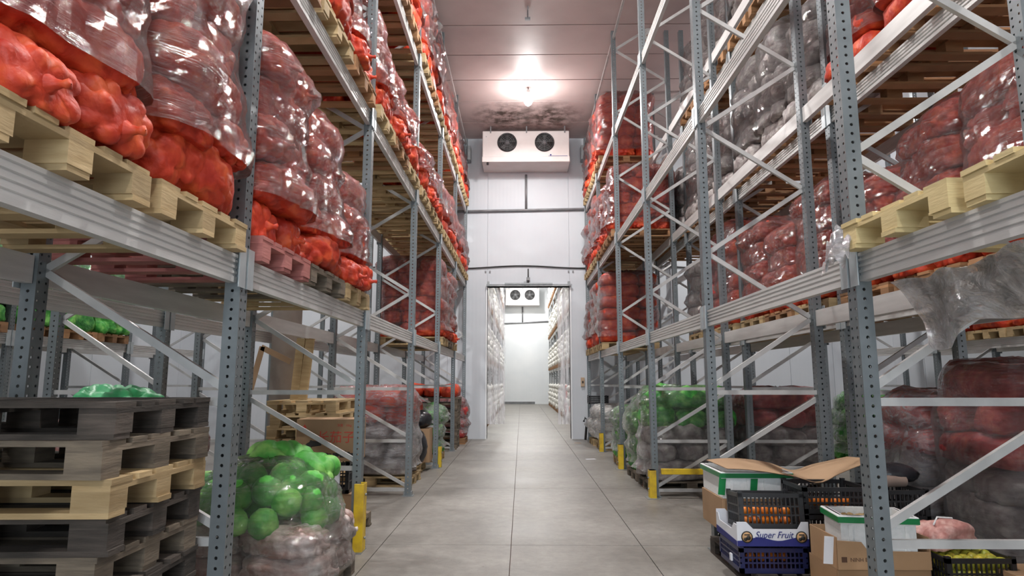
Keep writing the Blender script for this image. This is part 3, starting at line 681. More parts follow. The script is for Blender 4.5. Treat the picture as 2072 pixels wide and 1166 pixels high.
# ---------------------------------------------------------------- stack of empty pallets, near left
tones = ['dark', 'dark', 'grey', 'dark', 'dark', 'grey', 'dark', 'light', 'grey', 'dark']
for i, tn in enumerate(tones):
    ttl = ['lowest', 'second', 'third', 'fourth', 'fifth', 'sixth', 'seventh', 'eighth', 'ninth', 'topmost'][i]
    pallet(-2.19+random.uniform(-.03, .03), 2.92+random.uniform(-.02, .02), .1445*i, random.uniform(-.07, .07), tn, '%s pallet of the dark stack at left, counted from the floor' % ttl)
for i in range(9):
    pallet(-2.53+random.uniform(-.02, .02), 8.2, .1445*i, PI/2+random.uniform(-.03, .03), 'light', '%s pale pallet from the floor, in the stack behind the printed carton' % ['lowest', 'second', 'third', 'fourth', 'fifth', 'sixth', 'seventh', 'eighth', 'topmost'][i], True, 'pale pallets stacked behind the carton')
for i in range(8):
    pallet(-2.05+random.uniform(-.02, .02), 15.35, .1445*i, random.uniform(-.03, .03), 'grey', '%s pallet from the floor in the far left stack beneath red sacks' % ['lowest', 'second', 'third', 'fourth', 'fifth', 'sixth', 'seventh', 'topmost'][i], True, 'pallets stacked at the far left')
# ---------------------------------------------------------------- boxes, crates, fruit
def ball_mesh(r, m, name, seed=0, sq=(1, 1, 1), nu=12, nv=8):
    rr = np.random.RandomState(seed); V = []; F = []
    for i in range(nv+1):
        for j in range(nu):
            a = -PI/2+PI*i/nv; b_ = 2*PI*j/nu; k = r*(1+.03*rr.randn()*(0 < i < nv))
            V.append((k*math.cos(a)*math.cos(b_)*sq[0], k*math.cos(a)*math.sin(b_)*sq[1], k*math.sin(a)*sq[2]))
    for i in range(nv):
        for j in range(nu): F.append((i*nu+j, i*nu+(j+1) % nu, (i+1)*nu+(j+1) % nu, (i+1)*nu+j))
    mb = MB(); mb.add(V, F, True); return mb.mesh(name, m)
ME_or = ball_mesh(.037, M_orange, 'orange'); ME_mango = ball_mesh(.042, M_mango, 'yellow_fruit', 1, (1.15, .9, .9)); ME_pot = ball_mesh(.036, M_potato, 'potato', 2, (1.25, .9, .8)); ME_on = ball_mesh(.036, M_onion, 'onion', 3, (1, 1, .9))
def fruits(me, name, label, cat, group, x0, x1, y0, y1, z, nx, ny, layers=1, rr=.037, rot=None):
    for l in range(layers):
        for i in range(nx):
            for j in range(ny):
                p = Vector((x0+(x1-x0)*(i+.5)/nx+random.uniform(-.006, .006), y0+(y1-y0)*(j+.5)/ny+random.uniform(-.006, .006), z+l*rr*1.85))
                if rot is not None: p = rot @ p
                o = inst(name, me, None, p, (random.uniform(0, 6), random.uniform(0, 6), 0)); tag(o, label, cat, group)
def crate(cx, cy, z, wx, wy, hz, m, label, rot=0, tilt=0, name='plastic_crate'):
    """lattice-sided plastic crate"""
    t = empty(name, (cx, cy, z), (tilt, 0, rot)); tag(t, label, 'crate')
    X, Y = wx/2, wy/2
    MB().box(-X+.01, X-.01, -Y+.01, Y-.01, 0, .012).obj('bottom', m, t)
    fr = MB()
    for a in ((-X, X, -Y, -Y+.016), (-X, X, Y-.016, Y), (-X, -X+.016, -Y, Y), (X-.016, X, -Y, Y)):
        fr.box(*a, hz-.03, hz); fr.box(*a, 0, .035)
    for sx in (-1, 1):
        for sy in (-1, 1): fr.box(sx*X-(.03 if sx > 0 else 0), sx*X+(0 if sx > 0 else .03), sy*Y-(.03 if sy > 0 else 0), sy*Y+(0 if sy > 0 else .03), 0, hz+.012)
    fr.obj('rim_frame', m, t)
    for face in range(4):
        mb = MB(); Lx = wx if face < 2 else wy; n = int(Lx/.03)
        for i in range(1, n):
            u = -Lx/2+Lx*i/n
            if face < 2: yy = -Y+.003 if face == 0 else Y-.011; mb.box(u-.005, u+.005, yy, yy+.008, .035, hz-.03)
            else: xx = -X+.003 if face == 2 else X-.011; mb.box(xx, xx+.008, u-.005, u+.005, .035, hz-.03)
        for k in (1, 2):
            zz = .035+(hz-.065)*k/3
            if face < 2: yy = -Y+.002 if face == 0 else Y-.012; mb.box(-X, X, yy, yy+.01, zz-.006, zz+.006)
            else: xx = -X+.002 if face == 2 else X-.012; mb.box(xx, xx+.01, -Y, Y, zz-.006, zz+.006)
        mb.obj('lattice_side', m, t)
    return t
def open_box(cx, cy, z, wx, wy, hz, m, label, rot=0, t_=.005, flaps=False, name='cardboard_box', cat='box', closed=False, min_=None, notch=False):
    t = empty(name, (cx, cy, z), (0, 0, rot)); tag(t, label, cat)
    X, Y = wx/2, wy/2; b = MB()
    b.box(-X, X, -Y, Y, 0, t_).box(-X, X, -Y, -Y+t_, t_, hz).box(-X, X, Y-t_, Y, t_, hz).box(-X, -X+t_, -Y+t_, Y-t_, t_, hz).box(X-t_, X, -Y+t_, Y-t_, t_, hz)
    bevel(b.obj('body', m, t), .002)
    if closed:
        MB().box(-X, X, -Y, -.002, hz, hz+t_).obj('flap', m, t); MB().box(-X, X, .002, Y, hz, hz+t_).obj('flap', m, t)
    if flaps:
        for sx, sy in ((0, -1), (-1, 0), (1, 0), (0, 1)):
            Mx = Matrix.Translation((sx*X, sy*Y, hz)) @ Matrix.Rotation(random.uniform(.5, 1.0)*(1 if sy else 1)*(-sy if sy else 0), 4, 'X') @ Matrix.Rotation(random.uniform(.5, 1.0)*sx, 4, 'Y')
            f = MB()
            if sy: f.box(-X, X, -.002, .002, 0, .1)
            else: f.box(-.002, .002, -Y, Y, 0, .1)
            o = f.obj('flap', m, t); o.matrix_local = Mx
    return t
def text(s, size, m, parent, loc, rot, name='lettering', ext=.0006, sx=1, shear=0):
    c = bpy.data.curves.new(name, 'FONT'); c.body = s; c.size = size; c.extrude = ext; c.align_x = 'CENTER'; c.align_y = 'CENTER'; c.shear = shear
    c.materials.append(m); tmp = bpy.data.objects.new(name, c); COL.objects.link(tmp)
    dg = bpy.context.evaluated_depsgraph_get(); dg.update(); me = bpy.data.meshes.new_from_object(tmp.evaluated_get(dg)); bpy.data.objects.remove(tmp)
    return link(bpy.data.objects.new(name, me), parent, loc, rot, (sx, 1, 1))
FX = (PI/2, 0, 0)        # reading face towards the camera (-y)
# --- right cluster
pallet(2.10, 5.56, 0, PI/2, 'dark', 'dark pallet under fruit tray, navy crate and foam box, right')
crate(2.02, 5.84, .146, .44, .50, .15, M_navy, 'low navy crate under the brown carton, beside the second right upright')
o = open_box(1.93, 5.84, .30, .58, .60, .265, M_carton, 'brown carton under the foam box with the cardboard sheet over it', closed=True)
def foam_box(cx, cy, z, wx, wy, hz, label, rot=0, tapes=((.0, 0),)):
    t = empty('foam_box', (cx, cy, z), (0, 0, rot)); tag(t, label, 'foam box'); X, Y = wx/2, wy/2; w_ = .022; q = .018
    b = MB().box(-X+q, X-q, -Y+q, Y-q, 0, .02)
    def side(x0, x1, y0, y1): b.box(x0, x1, y0, y1, .02, hz)
    side(-X+q, X-q, -Y+q, -Y+q+w_); side(-X+q, X-q, Y-q-w_, Y-q); side(-X+q, -X+q+w_, -Y+q+w_, Y-q-w_); side(X-q-w_, X-q, -Y+q+w_, Y-q-w_)
    b.obj('body', M_foam, t)
    rm = MB()
    for a in ((-X, X, -Y, -Y+.035), (-X, X, Y-.035, Y), (-X, -X+.035, -Y+.035, Y-.035), (X-.035, X, -Y+.035, Y-.035)): rm.box(*a, hz-.05, hz)
    bevel(rm.obj('rim', M_foam, t), .004)
    n = 4
    for i in range(n):
        u = -X+q+(wx-2*q)*(i+.5)/n; rb = MB().box(u-.012, u+.012, -Y+q-.008, -Y+q, .0, hz-.06); rb.obj('rib', M_foam, t)
    tb = MB().box(-X-.002, X+.002, -Y-.002, -Y, hz-.045, hz-.008).box(-X-.002, -X, -Y, Y, hz-.045, hz-.008); tb.obj('tape_band', M_tape, t)
    for (u, dz) in tapes:
        M2 = Matrix.Translation((u, -Y+q-.012, hz-.05)) @ Matrix.Rotation(.12, 4, 'Y')
        MB().box(-.028, .028, -.002, 0, -hz*.62, .03, M=M2).obj('tape_strip', M_tape, t)
    return t
foam_box(1.93, 5.84, .573, .59, .62, .21, 'white foam box with green tape beneath the bent cardboard sheet', 0, ((-.02, 0), (-.28, 0)))
# bent cardboard sheet
def sheet(name, fn, nu, nv, m, th=.004):
    V = []; F = []
    for k in (0, 1):
        for i in range(nu+1):
            for j in range(nv+1):
                p = fn(i/nu, j/nv); V.append((p[0], p[1], p[2]-k*th))
    n = (nu+1)*(nv+1)
    for i in range(nu):
        for j in range(nv):
            a = i*(nv+1)+j; F.append((a, a+nv+1, a+nv+2, a+1)); F.append((n+a, n+a+1, n+a+nv+2, n+a+nv+1))
    mb = MB(); mb.add(V, F, True); return mb.obj(name, m)
def shf(u, v):
    z = .775+.028*math.sin(u*6.5+.4)-.045*math.exp(-((u-.60)/.10)**2)+.10*max(0, u-.66)-.045*(1-v)*math.sin(u*PI*1.3)
    return (1.66+1.22*u, 5.43+.02*u+(.60-.1*u)*v, z+.04)
o = sheet('cardboard_sheet', shf, 24, 8, M_carton_in); tag(o, 'large bent cardboard sheet lying over foam box and dark crates', 'cardboard')
# super fruit stack
crate(1.83, 5.23, .146, .49, .50, .175, M_navy, 'navy plastic crate on the floor under the white and blue fruit tray')
fruits(ME_or, 'orange', 'orange seen inside the navy crate on the floor', 'orange', 'oranges in the navy floor crate', 1.62, 2.04, 5.02, 5.44, .20, 5, 1, 1)
tr = empty('fruit_tray', (1.83, 5.23, .336)); tag(tr, 'white and blue printed fruit tray under the tilted black crate', 'fruit tray')
def tray_side(X, hz):
    return [(-X, 0), (X, 0), (X, hz+.05), (X-.05, hz+.05), (X-.08, hz), (-X+.12, hz), (-X+.07, hz+.05), (-X, hz+.05)]
M_traywhite = mat('tray_white', (.74, .76, .80), (.68, .70, .76), rough=.5)
MB().prism([(p[0], p[1]) for p in tray_side(.26, .12)][::-1], 'y', -.255, -.249).obj('front_panel', M_traywhite, tr)
MB().prism([(p[0], p[1]) for p in tray_side(.26, .12)][::-1], 'y', .249, .255).obj('back_panel', M_traywhite, tr)
MB().prism([(p[0], p[1]) for p in tray_side(.249, .10)][::-1], 'x', -.26, -.254).obj('side_panel', M_traywhite, tr)
MB().prism([(p[0], p[1]) for p in tray_side(.249, .10)][::-1], 'x', .254, .26).obj('side_panel', M_traywhite, tr)
MB().box(-.254, .254, -.249, .249, 0, .006).obj('base', M_traywhite, tr)
# wavy blue lower band, lettering, two round emblems
bw = [(-.26, .0)]+[(.26, 0)]+[(.26-.52*i/16, .05+.012*math.sin(i*.7)) for i in range(17)]
MB().prism(bw[::-1], 'y', -.2575, -.2555).obj('blue_band', M_navyprint, tr)
MB().prism([(-.249, 0), (.249, 0), (.249, .05), (-.249, .035)][::-1], 'x', -.2625, -.2605).obj('blue_band', M_navyprint, tr)
text('Super Fruit', .066, M_navyprint, tr, (.005, -.2585, .078), FX, shear=.35, sx=.92, ext=.0012)
for x in (-.19, .205):
    e = MB(); e.tube([(x, -.2575, .065), (x, -.2605, .065)], .042, 20); eo = e.obj('emblem', M_blackprint, tr)
    MB().tube([(x, -.2600, .065), (x, -.262, .065)], .034, 20).obj('emblem_disc', M_goldprint, eo)
    fg = MB(); fg.tube([(x-.012, -.2615, .05), (x-.012, -.2635, .05)], .014, 6).tube([(x+.01, -.2615, .06), (x+.01, -.2635, .06)], .017, 7); fg.box(x-.02, x+.02, -.2635, -.2615, .078, .086); fg.obj('emblem_figure', M_blackprint, eo)
MB().box(-.008, .03, -.012, .001, 0, .05).obj('sticker', M_paper, None, (1.584, 5.18, .19), (0, 0, -PI/2)).name = 'white_sticker'
tag(bpy.data.objects['white_sticker'], 'small white sticker on the side of the navy crate', 'sticker')
crate(1.86, 5.20, .43, .47, .36, .25, M_black, 'tilted black crate of oranges on the white and blue tray', rot=-.06, tilt=-.10)
fruits(ME_or, 'orange', 'orange inside the tilted black crate on the fruit tray', 'orange', 'oranges in the tilted black crate', 1.68, 2.06, 5.12, 5.32, .47, 5, 1, 2)
# dark crates behind
for i in range(3):
    crate(2.36, 5.28, .146+.2*i, .50, .42, .19, M_navy if i == 0 else M_black, '%s crate of the dark crate column under the cardboard sheet' % ('lowest navy', 'middle black', 'upper black')[i])
    fruits(ME_or, 'orange', 'orange inside the dark crate column, %s crate' % ('lowest', 'middle', 'upper')[i], 'orange', 'oranges in the %s dark crate' % ('lowest', 'middle', 'upper')[i], 2.17, 2.55, 5.14, 5.4, .20+.2*i, 5, 1, 1)
for i in range(3):
    crate(2.90, 5.40, .0+.235*i, .44, .40, .225, M_black, '%s black crate under the cardboard tube' % ('bottom', 'middle', 'top')[i])
t = MB().tube([(0, 0, 0), (.30, .05, 0)], .045, 16, cap=False).tube([(0, 0, 0), (.30, .05, 0)], .036, 16, cap=False).obj('cardboard_tube', M_tube, None, (2.72, 5.30, .745)); tag(t, 'short hollow cardboard tube lying on black crates', 'tube')
b = ball_mesh(.15, M_bag, 'plastic_bag', 5, (1.4, .9, .55), 24, 14); o = inst('plastic_bag', b, None, (2.98, 5.45, .79)); tag(o, 'dark grey crumpled plastic bag beside the cardboard tube', 'bag')
# near right: pallet with cartons and foam box
pallet(2.35, 4.52, 0, 0, 'light', 'light pallet on the floor under the brown cartons, near right')
c1 = open_box(2.34, 4.66, .146, .60, .42, .17, M_carton, 'lower brown carton with green label on near right pallet', closed=True)
MB().box(-.10, -.06, -.2125, -.211, .01, .12).obj('green_label', M_tape, c1)
text('♦', .09, M_brownprint, c1, (-.22, -.2115, .08), FX)
c2 = empty('cardboard_box', (2.34, 4.64, .322)); tag(c2, 'upper brown carton with cut front printed NINH BANG', 'box')
X, Y = .30, .20
MB().box(-X, X, -Y, Y, 0, .005).box(-X, -X+.005, -Y, Y, .005, .2).box(X-.005, X, -Y, Y, .005, .2).box(-X, X, Y-.005, Y, .005, .2).prism([(-X, 0), (X, 0), (X, .11), (-.10, .115), (-.14, .17), (-X, .18)][::-1], 'y', -Y-.002, -Y+.004).obj('body', M_carton, c2)
text('NINH BANG', .034, M_brownprint, c2, (-.125, -Y-.003, .06), FX); MB().box(-.275, -.24, -Y-.0035, -Y-.0025, .045, .078).obj('printed_mark', M_brownprint, c2)
t = MB().box(-.035, .035, -.002, 0, -.17, 0).obj('paper_label', M_paper, None, (1.99, 4.43, .53), (0, .12, .25)); tag(t, 'white paper label hanging on the brown carton edge', 'label')
foam_box(2.36, 4.65, .345, .50, .36, .30, 'white foam box with green tape holding potatoes, near right', -.12, ((.03, 0),))
fruits(ME_pot, 'potato', 'potato in the near white foam box', 'potato', 'potatoes in the near foam box', 2.20, 2.54, 4.56, 4.76, .585, 6, 3, 1)
crate(2.92, 4.55, .146, .44, .34, .26, M_black, 'black crate of yellow fruit behind the nearest right upright')
fruits(ME_mango, 'yellow_fruit', 'small yellow green fruit in the near black crate', 'fruit', 'yellow fruit in the near black crate', 2.72, 3.12, 4.41, 4.7, .21, 6, 4, 3, .042)
t = MB(); 
V, F = sack_geo(36, 22, 77, L=.36, W=.26, H=.16, lump=.04, amp=.03); t.add(V, F, True); M_onnet = sack_material('pink_onion_net', (.50, .25, .22), (.36, .14, .12), (.7, .45, .4), vs=14)
o = t.obj('onion_bag', M_onnet, None, (2.86, 4.62, .42), (0, 0, .3)); tag(o, 'small net bag of pink onions on the near black crate', 'bag')
MB().tube([(-.1, 0, .15), (-.03, .03, .19), (.04, -.02, .19), (.1, .02, .14)], .006, 6).obj('white_string', M_foam, o)
open_box(3.30, 4.30, .0, .5, .5, .33, M_carton, 'brown carton at the lower right corner of the picture', closed=True)
b = MB(); 
# hanging plastic sheet under the near right shelf
def hang(u, v):
    y = 3.34-1.9*u; x = 1.90+.05*math.sin(u*9+v*3)+.03*math.sin(u*23)+.16*v
    z = 2.03-v*(.26+.07*math.sin(u*7+1.2)+.03*math.sin(u*19))
    return (x, y, z+.01*math.sin(u*40+v*11))
o = sheet('plastic_sheet', hang, 60, 14, M_film_heavy, .002); tag(o, 'crumpled clear plastic sheet hanging below the near right shelf', 'plastic sheet')
def hang2(u, v):
    return (1.70-.10*u+.03*math.sin(v*9), 3.50-.22*v-.05*u, 2.30-.16*u+.04*math.sin(v*14+u*5)+.02*math.sin(u*17))
o = sheet('plastic_scrap', hang2, 16, 16, M_film_heavy, .002); tag(o, 'torn clear plastic scrap on the near right upright', 'plastic scrap')
# --- left cluster: cabbages under film on garlic bags
pallet(-1.95, 5.10, 0, 0, 'grey', 'grey pallet under the cabbages and garlic, near left floor')
M_garlic = sack_material('garlic_net', (.62, .50, .46), (.34, .17, .13), (.82, .78, .76), vs=7, weave=.5)
garl = [sack_geo(56, 34, 60+i, L=.6, W=.42, H=.21, lump=.042, amp=.036) for i in range(3)]
ME_g = [geo_mesh(g, 'garlic_bag', M_garlic) for g in garl]
lay_all = []
base = Matrix.Translation((-1.95, 5.10, .146))
k = 0
for l in range(2):
    for (x, y, r_) in ((-.32, -.3, 0), (.28, -.3, 0), (.3, .12, 0), (-.3, .15, 0), (.2, .42, 0)):
        M2 = base @ Matrix.Translation((x+random.uniform(-.03, .03), y+random.uniform(-.02, .02), l*.185)) @ Matrix.Rotation(r_+random.uniform(-.2, .2), 4, 'Z')
        o = inst('garlic_bag', ME_g[k % 3]); o.matrix_world = M2; tag(o, 'net bag of garlic under the wrapped cabbages, near left', 'bag', 'garlic bags under cabbages'); k += 1
ME_cb = [ball_mesh(.105, M_bare['cabbage'], 'cabbage', 20+i, (1.05, 1, .86), 18, 12) for i in range(4)]
pts = []
for l, (n, z, R0) in enumerate(((16, .56, .50), (15, .66, .47), (13, .75, .40), (7, .82, .24))):
    for i in range(n):
        a = 2*PI*i/n+l*.4; inner = (i % 3 == 2) and l < 2
        R = R0*(.55 if inner else 1); p = (-1.97+R*math.cos(a)*1.0, 5.08+R*math.sin(a)*.95, z+random.uniform(-.02, .02))
        o = inst('cabbage', ME_cb[(i+l) % 4], None, p, (random.uniform(0, 3), random.uniform(0, 3), random.uniform(0, 3))); tag(o, 'round green cabbage in net under wrap, near left floor', 'cabbage', 'cabbages in the near left load')
        pts.append((0, Matrix.Translation((p[0]+1.95, p[1]-5.10, p[2]-.146))))
cabgeo = [(np.array([v.co[:] for v in ME_cb[0].vertices]), None)]
gp = []
for l in range(2):
    for (x, y, _) in ((-.32, -.3, 0), (.28, -.3, 0), (.3, .12, 0), (-.3, .15, 0)): gp.append((1, Matrix.Translation((x, y, l*.185))))
fm = film_mesh(pts+gp, .76, 3, M_film_thin, z0=.0, geos=[cabgeo[0], (garl[0][0], None)])
o = inst('stretch_wrap', fm); o.matrix_world = base; tag(o, 'clear stretch wrap over the cabbages and garlic, near left', 'plastic wrap')
V, F = sack_geo(50, 34, 44, L=.66, W=.44, H=.2, lump=.095, amp=.075, neck=False); t = MB(); t.add(V, F, True)
o = t.obj('cabbage_net', M_bare['cabbage'], None, (-1.84, 5.34, .80), (0, .22, .1)); tag(o, 'bright green net of cabbages lying on top of the near left load', 'net bag')
# carton stack by second upright
pallet(-2.22, 6.85, 0, 0, 'grey', 'grey pallet under carton, crate and printed carton, left')
open_box(-1.86, 6.75, .146, .42, .40, .28, M_carton, 'plain brown carton at the bottom below the black crate, left', closed=True)
crate(-1.93, 6.75, .432, .46, .36, .30, M_black, 'tall black crate with white sheet under the printed carton', rot=.0)
t = MB().box(-.075, .075, -.002, 0, -.2, 0).obj('paper_sheet', M_paper, None, (-1.86, 6.562, .73)); tag(t, 'white paper sheet hanging on the black crate, left', 'paper')
cb = open_box(-1.93, 6.74, .745, .60, .40, .40, M_carton, 'large printed carton with red Chinese characters, left of second upright', closed=True, rot=.03)
text('长茄子', .125, M_redprint, cb, (.09, -.2015, .225), FX)
text('净重   10kg', .03, M_redprint, cb, (.17, -.2015, .345), FX)
text('▲', .05, M_redprint, cb, (-.22, -.2015, .335), FX)
eg = MB(); eg.tube([(-.22, -.2, .10), (-.18, -.2, .15), (-.14, -.2, .17), (-.05, -.2, .17)], [.012, .026, .03, .018], 8); eg.tube([(-.16, -.2, .2), (-.13, -.2, .17)], .012, 6)
o = eg.obj('printed_picture', M_blackprint, cb); o.scale = (1, .02, 1); o.location = (0, -.1975, 0)
eg = MB()
for i in range(14): eg.box(-.24+i*.034, -.20+i*.036, -.2022, -.2012, .045+.01*math.sin(i*2.1), .07+.012*math.sin(i*1.3)+(.02 if i > 8 else 0))
eg.obj('printed_border', M_blackprint, cb)
# pillar, leaning planks
t = MB().tube([(0, 0, 0), (0, 0, ZC)], .19, 28).obj('pillar', M_pillar, None, (-3.17, 8.75, 0)); t['kind'] = 'structure'
for i, (x, lean) in enumerate(((-2.80, .07), (-2.72, .085))):
    t = MB().box(-.05, .05, -.02, .02, 0, 2.05).obj('plank', WOODS['light'], None, (x-.04, 7.95, .0), (0, lean, 0)); tag(t, ('left long plank leaning beside the grey pillar', 'right long plank leaning beside the grey pillar')[i], 'plank')
for nm, pts_ in (('frame', 0),):
    t = empty('cardboard_corner', (-2.85, 6.95, 1.55), (0, .1, 0)); tag(t, 'bent cardboard edge strip leaning before the pillar', 'cardboard')
    MB().box(-.03, .03, -.004, .004, -.75, .35).obj('strip', M_carton_in, t, (0, 0, 0), (0, .12, 0)); MB().box(0, .36, -.004, .004, -.03, .03).obj('strip', M_carton_in, t, (.03, 0, .34), (0, .35, 0))
# black bag, boxes further left
b = ball_mesh(.26, M_bag, 'plastic_bag', 8, (.8, .8, 1.15), 28, 18); o = inst('plastic_bag', b, None, (-1.78, 11.1, .44)); tag(o, 'large black plastic bag beside the wrapped silvery load, left', 'bag')
pallet(-2.1, 11.25, 0, PI/2, 'light', 'light pallet under the black bag on the left')
b = ball_mesh(.2, M_bag, 'plastic_bag', 9, (1.1, .9, .8), 24, 14); o = inst('plastic_bag', b, None, (-1.78, 11.55, .86)); tag(o, 'smaller black bag on brown carton, left of yellow guard', 'bag')
open_box(-1.8, 11.6, .146, .44, .40, .56, M_carton, 'brown carton between the black bag and yellow guard', closed=True)
# red baskets and bags on the far left pallet stack
for i in range(2):
    load(-2.05, 15.35, 1.156-.146+.0, 1, 'red', 1, 'loose pile on the far left pallet stack', var=i, full=True, film=None, pal=False) if i == 0 else None
open_box(-2.1, 14.3, 0, .6, .5, .9, M_carton, 'tall brown carton before the far left pallet stack', closed=True)
V, F = sack_geo(40, 26, 90, L=.7, W=.6, H=.5, lump=.05, amp=.03); t = MB(); t.add(V, F, True)
o = t.obj('net_sack', M_sack['red'], None, (-2.15, 11.9, .78)); tag(o, 'fat round dark red sack below pallets, left of centre', 'sack')
open_box(-2.2, 12.0, 0, .7, .5, .78, M_carton, 'brown carton beneath the fat dark red sack', closed=True)
# green net on pallet stack back
V, F = sack_geo(60, 36, 91, L=.55, W=.6, H=.28, lump=.07, amp=.05); t = MB(); t.add(V, F, True)
M_net = mat('bright_green_net', (.04, .42, .14), (.12, .60, .26), rough=.4, scale=6, bump=.5, bscale=10)
o = t.obj('net_heap', M_net, None, (-3.28, 5.35, 1.20)); tag(o, 'heap of bright green netting behind the pallet stack', 'net')
# hanging green bottle-shaped bag
b = MB().tube([(0, 0, .22), (0, 0, .16), (0, 0, .1), (0, 0, .03), (0, 0, 0)], [.012, .025, .085, .095, .05], 14).tube([(0, 0, .2), (.01, 0, .85)], .004, 6).obj('hanging_bag', M_net, None, (-2.95, 12.2, 1.28)); tag(b, 'small green net bag hanging by a string at left', 'bag')
# floor litter
t = MB().box(-.10, .10, -.05, .05, 0, .002).obj('paper_scrap', M_paper, None, (1.36, 13.2, .001), (0, 0, .3)); tag(t, 'white paper scrap on the aisle floor', 'paper')
t = MB().box(-.08, .08, -.04, .04, 0, .002).obj('paper_scrap', M_carton_in, None, (1.40, 16.6, .001), (0, 0, -.2)); tag(t, 'pale brown scrap on floor near right wall corner', 'paper')
# right of doorway
crate(1.95, 16.9, .95, .5, .4, .2, M_black, 'small dark crate on top of bags right of the doorway')
t = MB().tube([(0, 0, 0), (.02, 0, .25), (.05, 0, .5), (0, 0, .55), (-.04, 0, .45)], .03, 8).obj('black_strap', M_cable, None, (1.62, 16.9, .05)); tag(t, 'black strap hanging by pale bags right of doorway', 'strap')
# ---------------------------------------------------------------- wall fittings
def cooler(cx, yf, zb, w, h, d, label, stripe=True):
    t = empty('cooling_unit', (cx, yf, zb)); tag(t, label, 'cooling unit')
    X = w/2
    bevel(MB().box(-X, X, 0, d, .14, h).obj('casing', M_unit, t), .012)
    bevel(MB().box(-X-.01, X+.01, -.02, d, 0, .15, taper=.0).obj('drip_tray', M_unit, t), .01)
    for sx in (-.5, .5):
        x = sx*w*.43; z = .14+(h-.14)*.55; r = h*.285
        ring = MB(); n = 36
        for a, b_ in ((r, -.05), (r*.9, -.05), (r*.9, .0)): pass
        P_ = [(r*1.06, -.005), (r*1.02, -.06), (r*.93, -.06), (r*.93, .01)]
        V = [(x+q[0]*math.cos(2*PI*i/n), q[1], z+q[0]*math.sin(2*PI*i/n)) for q in P_ for i in range(n)]
        F = [(a*n+i, a*n+(i+1) % n, (a+1)*n+(i+1) % n, (a+1)*n+i) for a in range(3) for i in range(n)]
        ring.add(V, F, True); fan = ring.obj('fan', M_black, t)
        MB().tube([(x, -.004, z), (x, -.001, z)], r*.93, 32).obj('fan_well', M_dark, fan)
        MB().tube([(x, -.05, z), (x, -.01, z)], r*.25, 16).obj('hub', M_pipe, fan)
        bl = MB()
        for k in range(5):
            a = 2*PI*k/5; ca, sa = math.cos(a), math.sin(a); ca2, sa2 = math.cos(a+.6), math.sin(a+.6)
            bl.add([(x+r*.2*ca, -.02, z+r*.2*sa), (x+r*.88*ca, -.035, z+r*.88*sa), (x+r*.88*ca2, -.012, z+r*.88*sa2), (x+r*.2*ca2, -.012, z+r*.2*sa2)], [(0, 1, 2, 3), (3, 2, 1, 0)])
        bl.obj('blades', M_dark, fan)
        gr = MB()
        for q in (.35, .55, .75, .9): gr.tube([(x+r*q*math.cos(2*PI*i/24), -.062, z+r*q*math.sin(2*PI*i/24)) for i in range(25)], .003, 4)
        for k in range(4): a = PI*k/4; gr.tube([(x-r*math.cos(a), -.064, z-r*math.sin(a)), (x+r*math.cos(a), -.064, z+r*math.sin(a))], .003, 4)
        gr.obj('guard', M_pipe, fan)
    for x in (-X+.22, .02, X-.12): MB().box(x-.015, x+.015, -.03, .0, h-.06, ZC-zb).obj('hanger', M_pipe, t)
    MB().tube([(-X+.14, .05, 0), (-X+.14, .05, -.06)], .03, 10).obj('drain', M_black, t)
    if stripe:
        MB().box(X-.56, X-.05, -.0225, -.0205, .155, .167).obj('blue_stripe', M_navyprint, t, (0, .02, .0))
        text('●', .06, M_navyprint, t, (X-.5, -.003, .19), FX)
        text('≡', .05, M_blackprint, t, (-X+.1, -.003, h-.16), FX)
    return t
cooler(.13, 16.75, 7.33, 2.33, .87, .88, 'white twin fan cooling unit under the ceiling above the doorway')
cooler(.08, YF-.92, 6.55, 2.25, 1.15, .9, 'small looking twin fan cooling unit in the far room')
t = MB().tube([(.14, YW-.05, 7.25), (.14, YW-.05, 6.25)], .035, 10).obj('drain_pipe', M_pipe); tag(t, 'grey vertical pipe running down from the cooling unit', 'pipe')
t = MB().tube([(-XW+.5, YW-.05, 6.08), (.14, YW-.05, 6.23), (XW-.5, YW-.05, 6.36)], .035, 10).obj('conduit', M_pipe); tag(t, 'long grey horizontal pipe on the back wall', 'pipe')
t = MB().tube([(x, YW-.03, 4.63+.035*math.cos(x*1.9)) for x in np.linspace(-8.5, 8.5, 60)], .018, 6).obj('wall_cable', M_cable); tag(t, 'thin black cable across the back wall above the doorway', 'cable')
t = MB().tube([(.08, YF-.05, 6.6), (.08, YF-.05, 5.45)], .05, 8).obj('drain_pipe', M_pipe); tag(t, 'vertical pipe below the far room cooling unit', 'pipe')
t = MB().tube([(-4, YF-.05, 5.3), (.08, YF-.05, 5.45), (4, YF-.05, 5.65)], .045, 8).obj('conduit', M_pipe); tag(t, 'horizontal pipe on the far room wall', 'pipe')
t = empty('lifting_eye', (.19, YW-.08, 4.15)); tag(t, 'small dark rod hanging above the doorway rail', 'hanger'); MB().tube([(0, 0, 0), (0, 0, .42)], .018, 8).obj('rod', M_cable, t); MB().box(-.05, .05, -.03, .03, .1, .18).obj('block', M_pipe, t)
for x in (-.98, -.86, 1.30, 1.42):
    t = MB().box(-.02, .02, -.015, 0, -.03, .03).obj('wall_clip', M_pipe, None, (x, YW-.001, 4.50)); tag(t, 'tiny metal wall clip above a door corner', 'clip', 'wall clips above the doorway')
t = empty('wall_switch', (1.64, YW, 1.50)); tag(t, 'small orange and grey switch box right of the doorway', 'switch'); bevel(MB().box(-.05, .05, -.05, 0, -.12, .12).obj('box', mat('switch_beige', (.5, .36, .24), rough=.5), t), .006); MB().box(-.02, .02, -.06, -.05, -.03, .03).obj('button', M_cable, t)
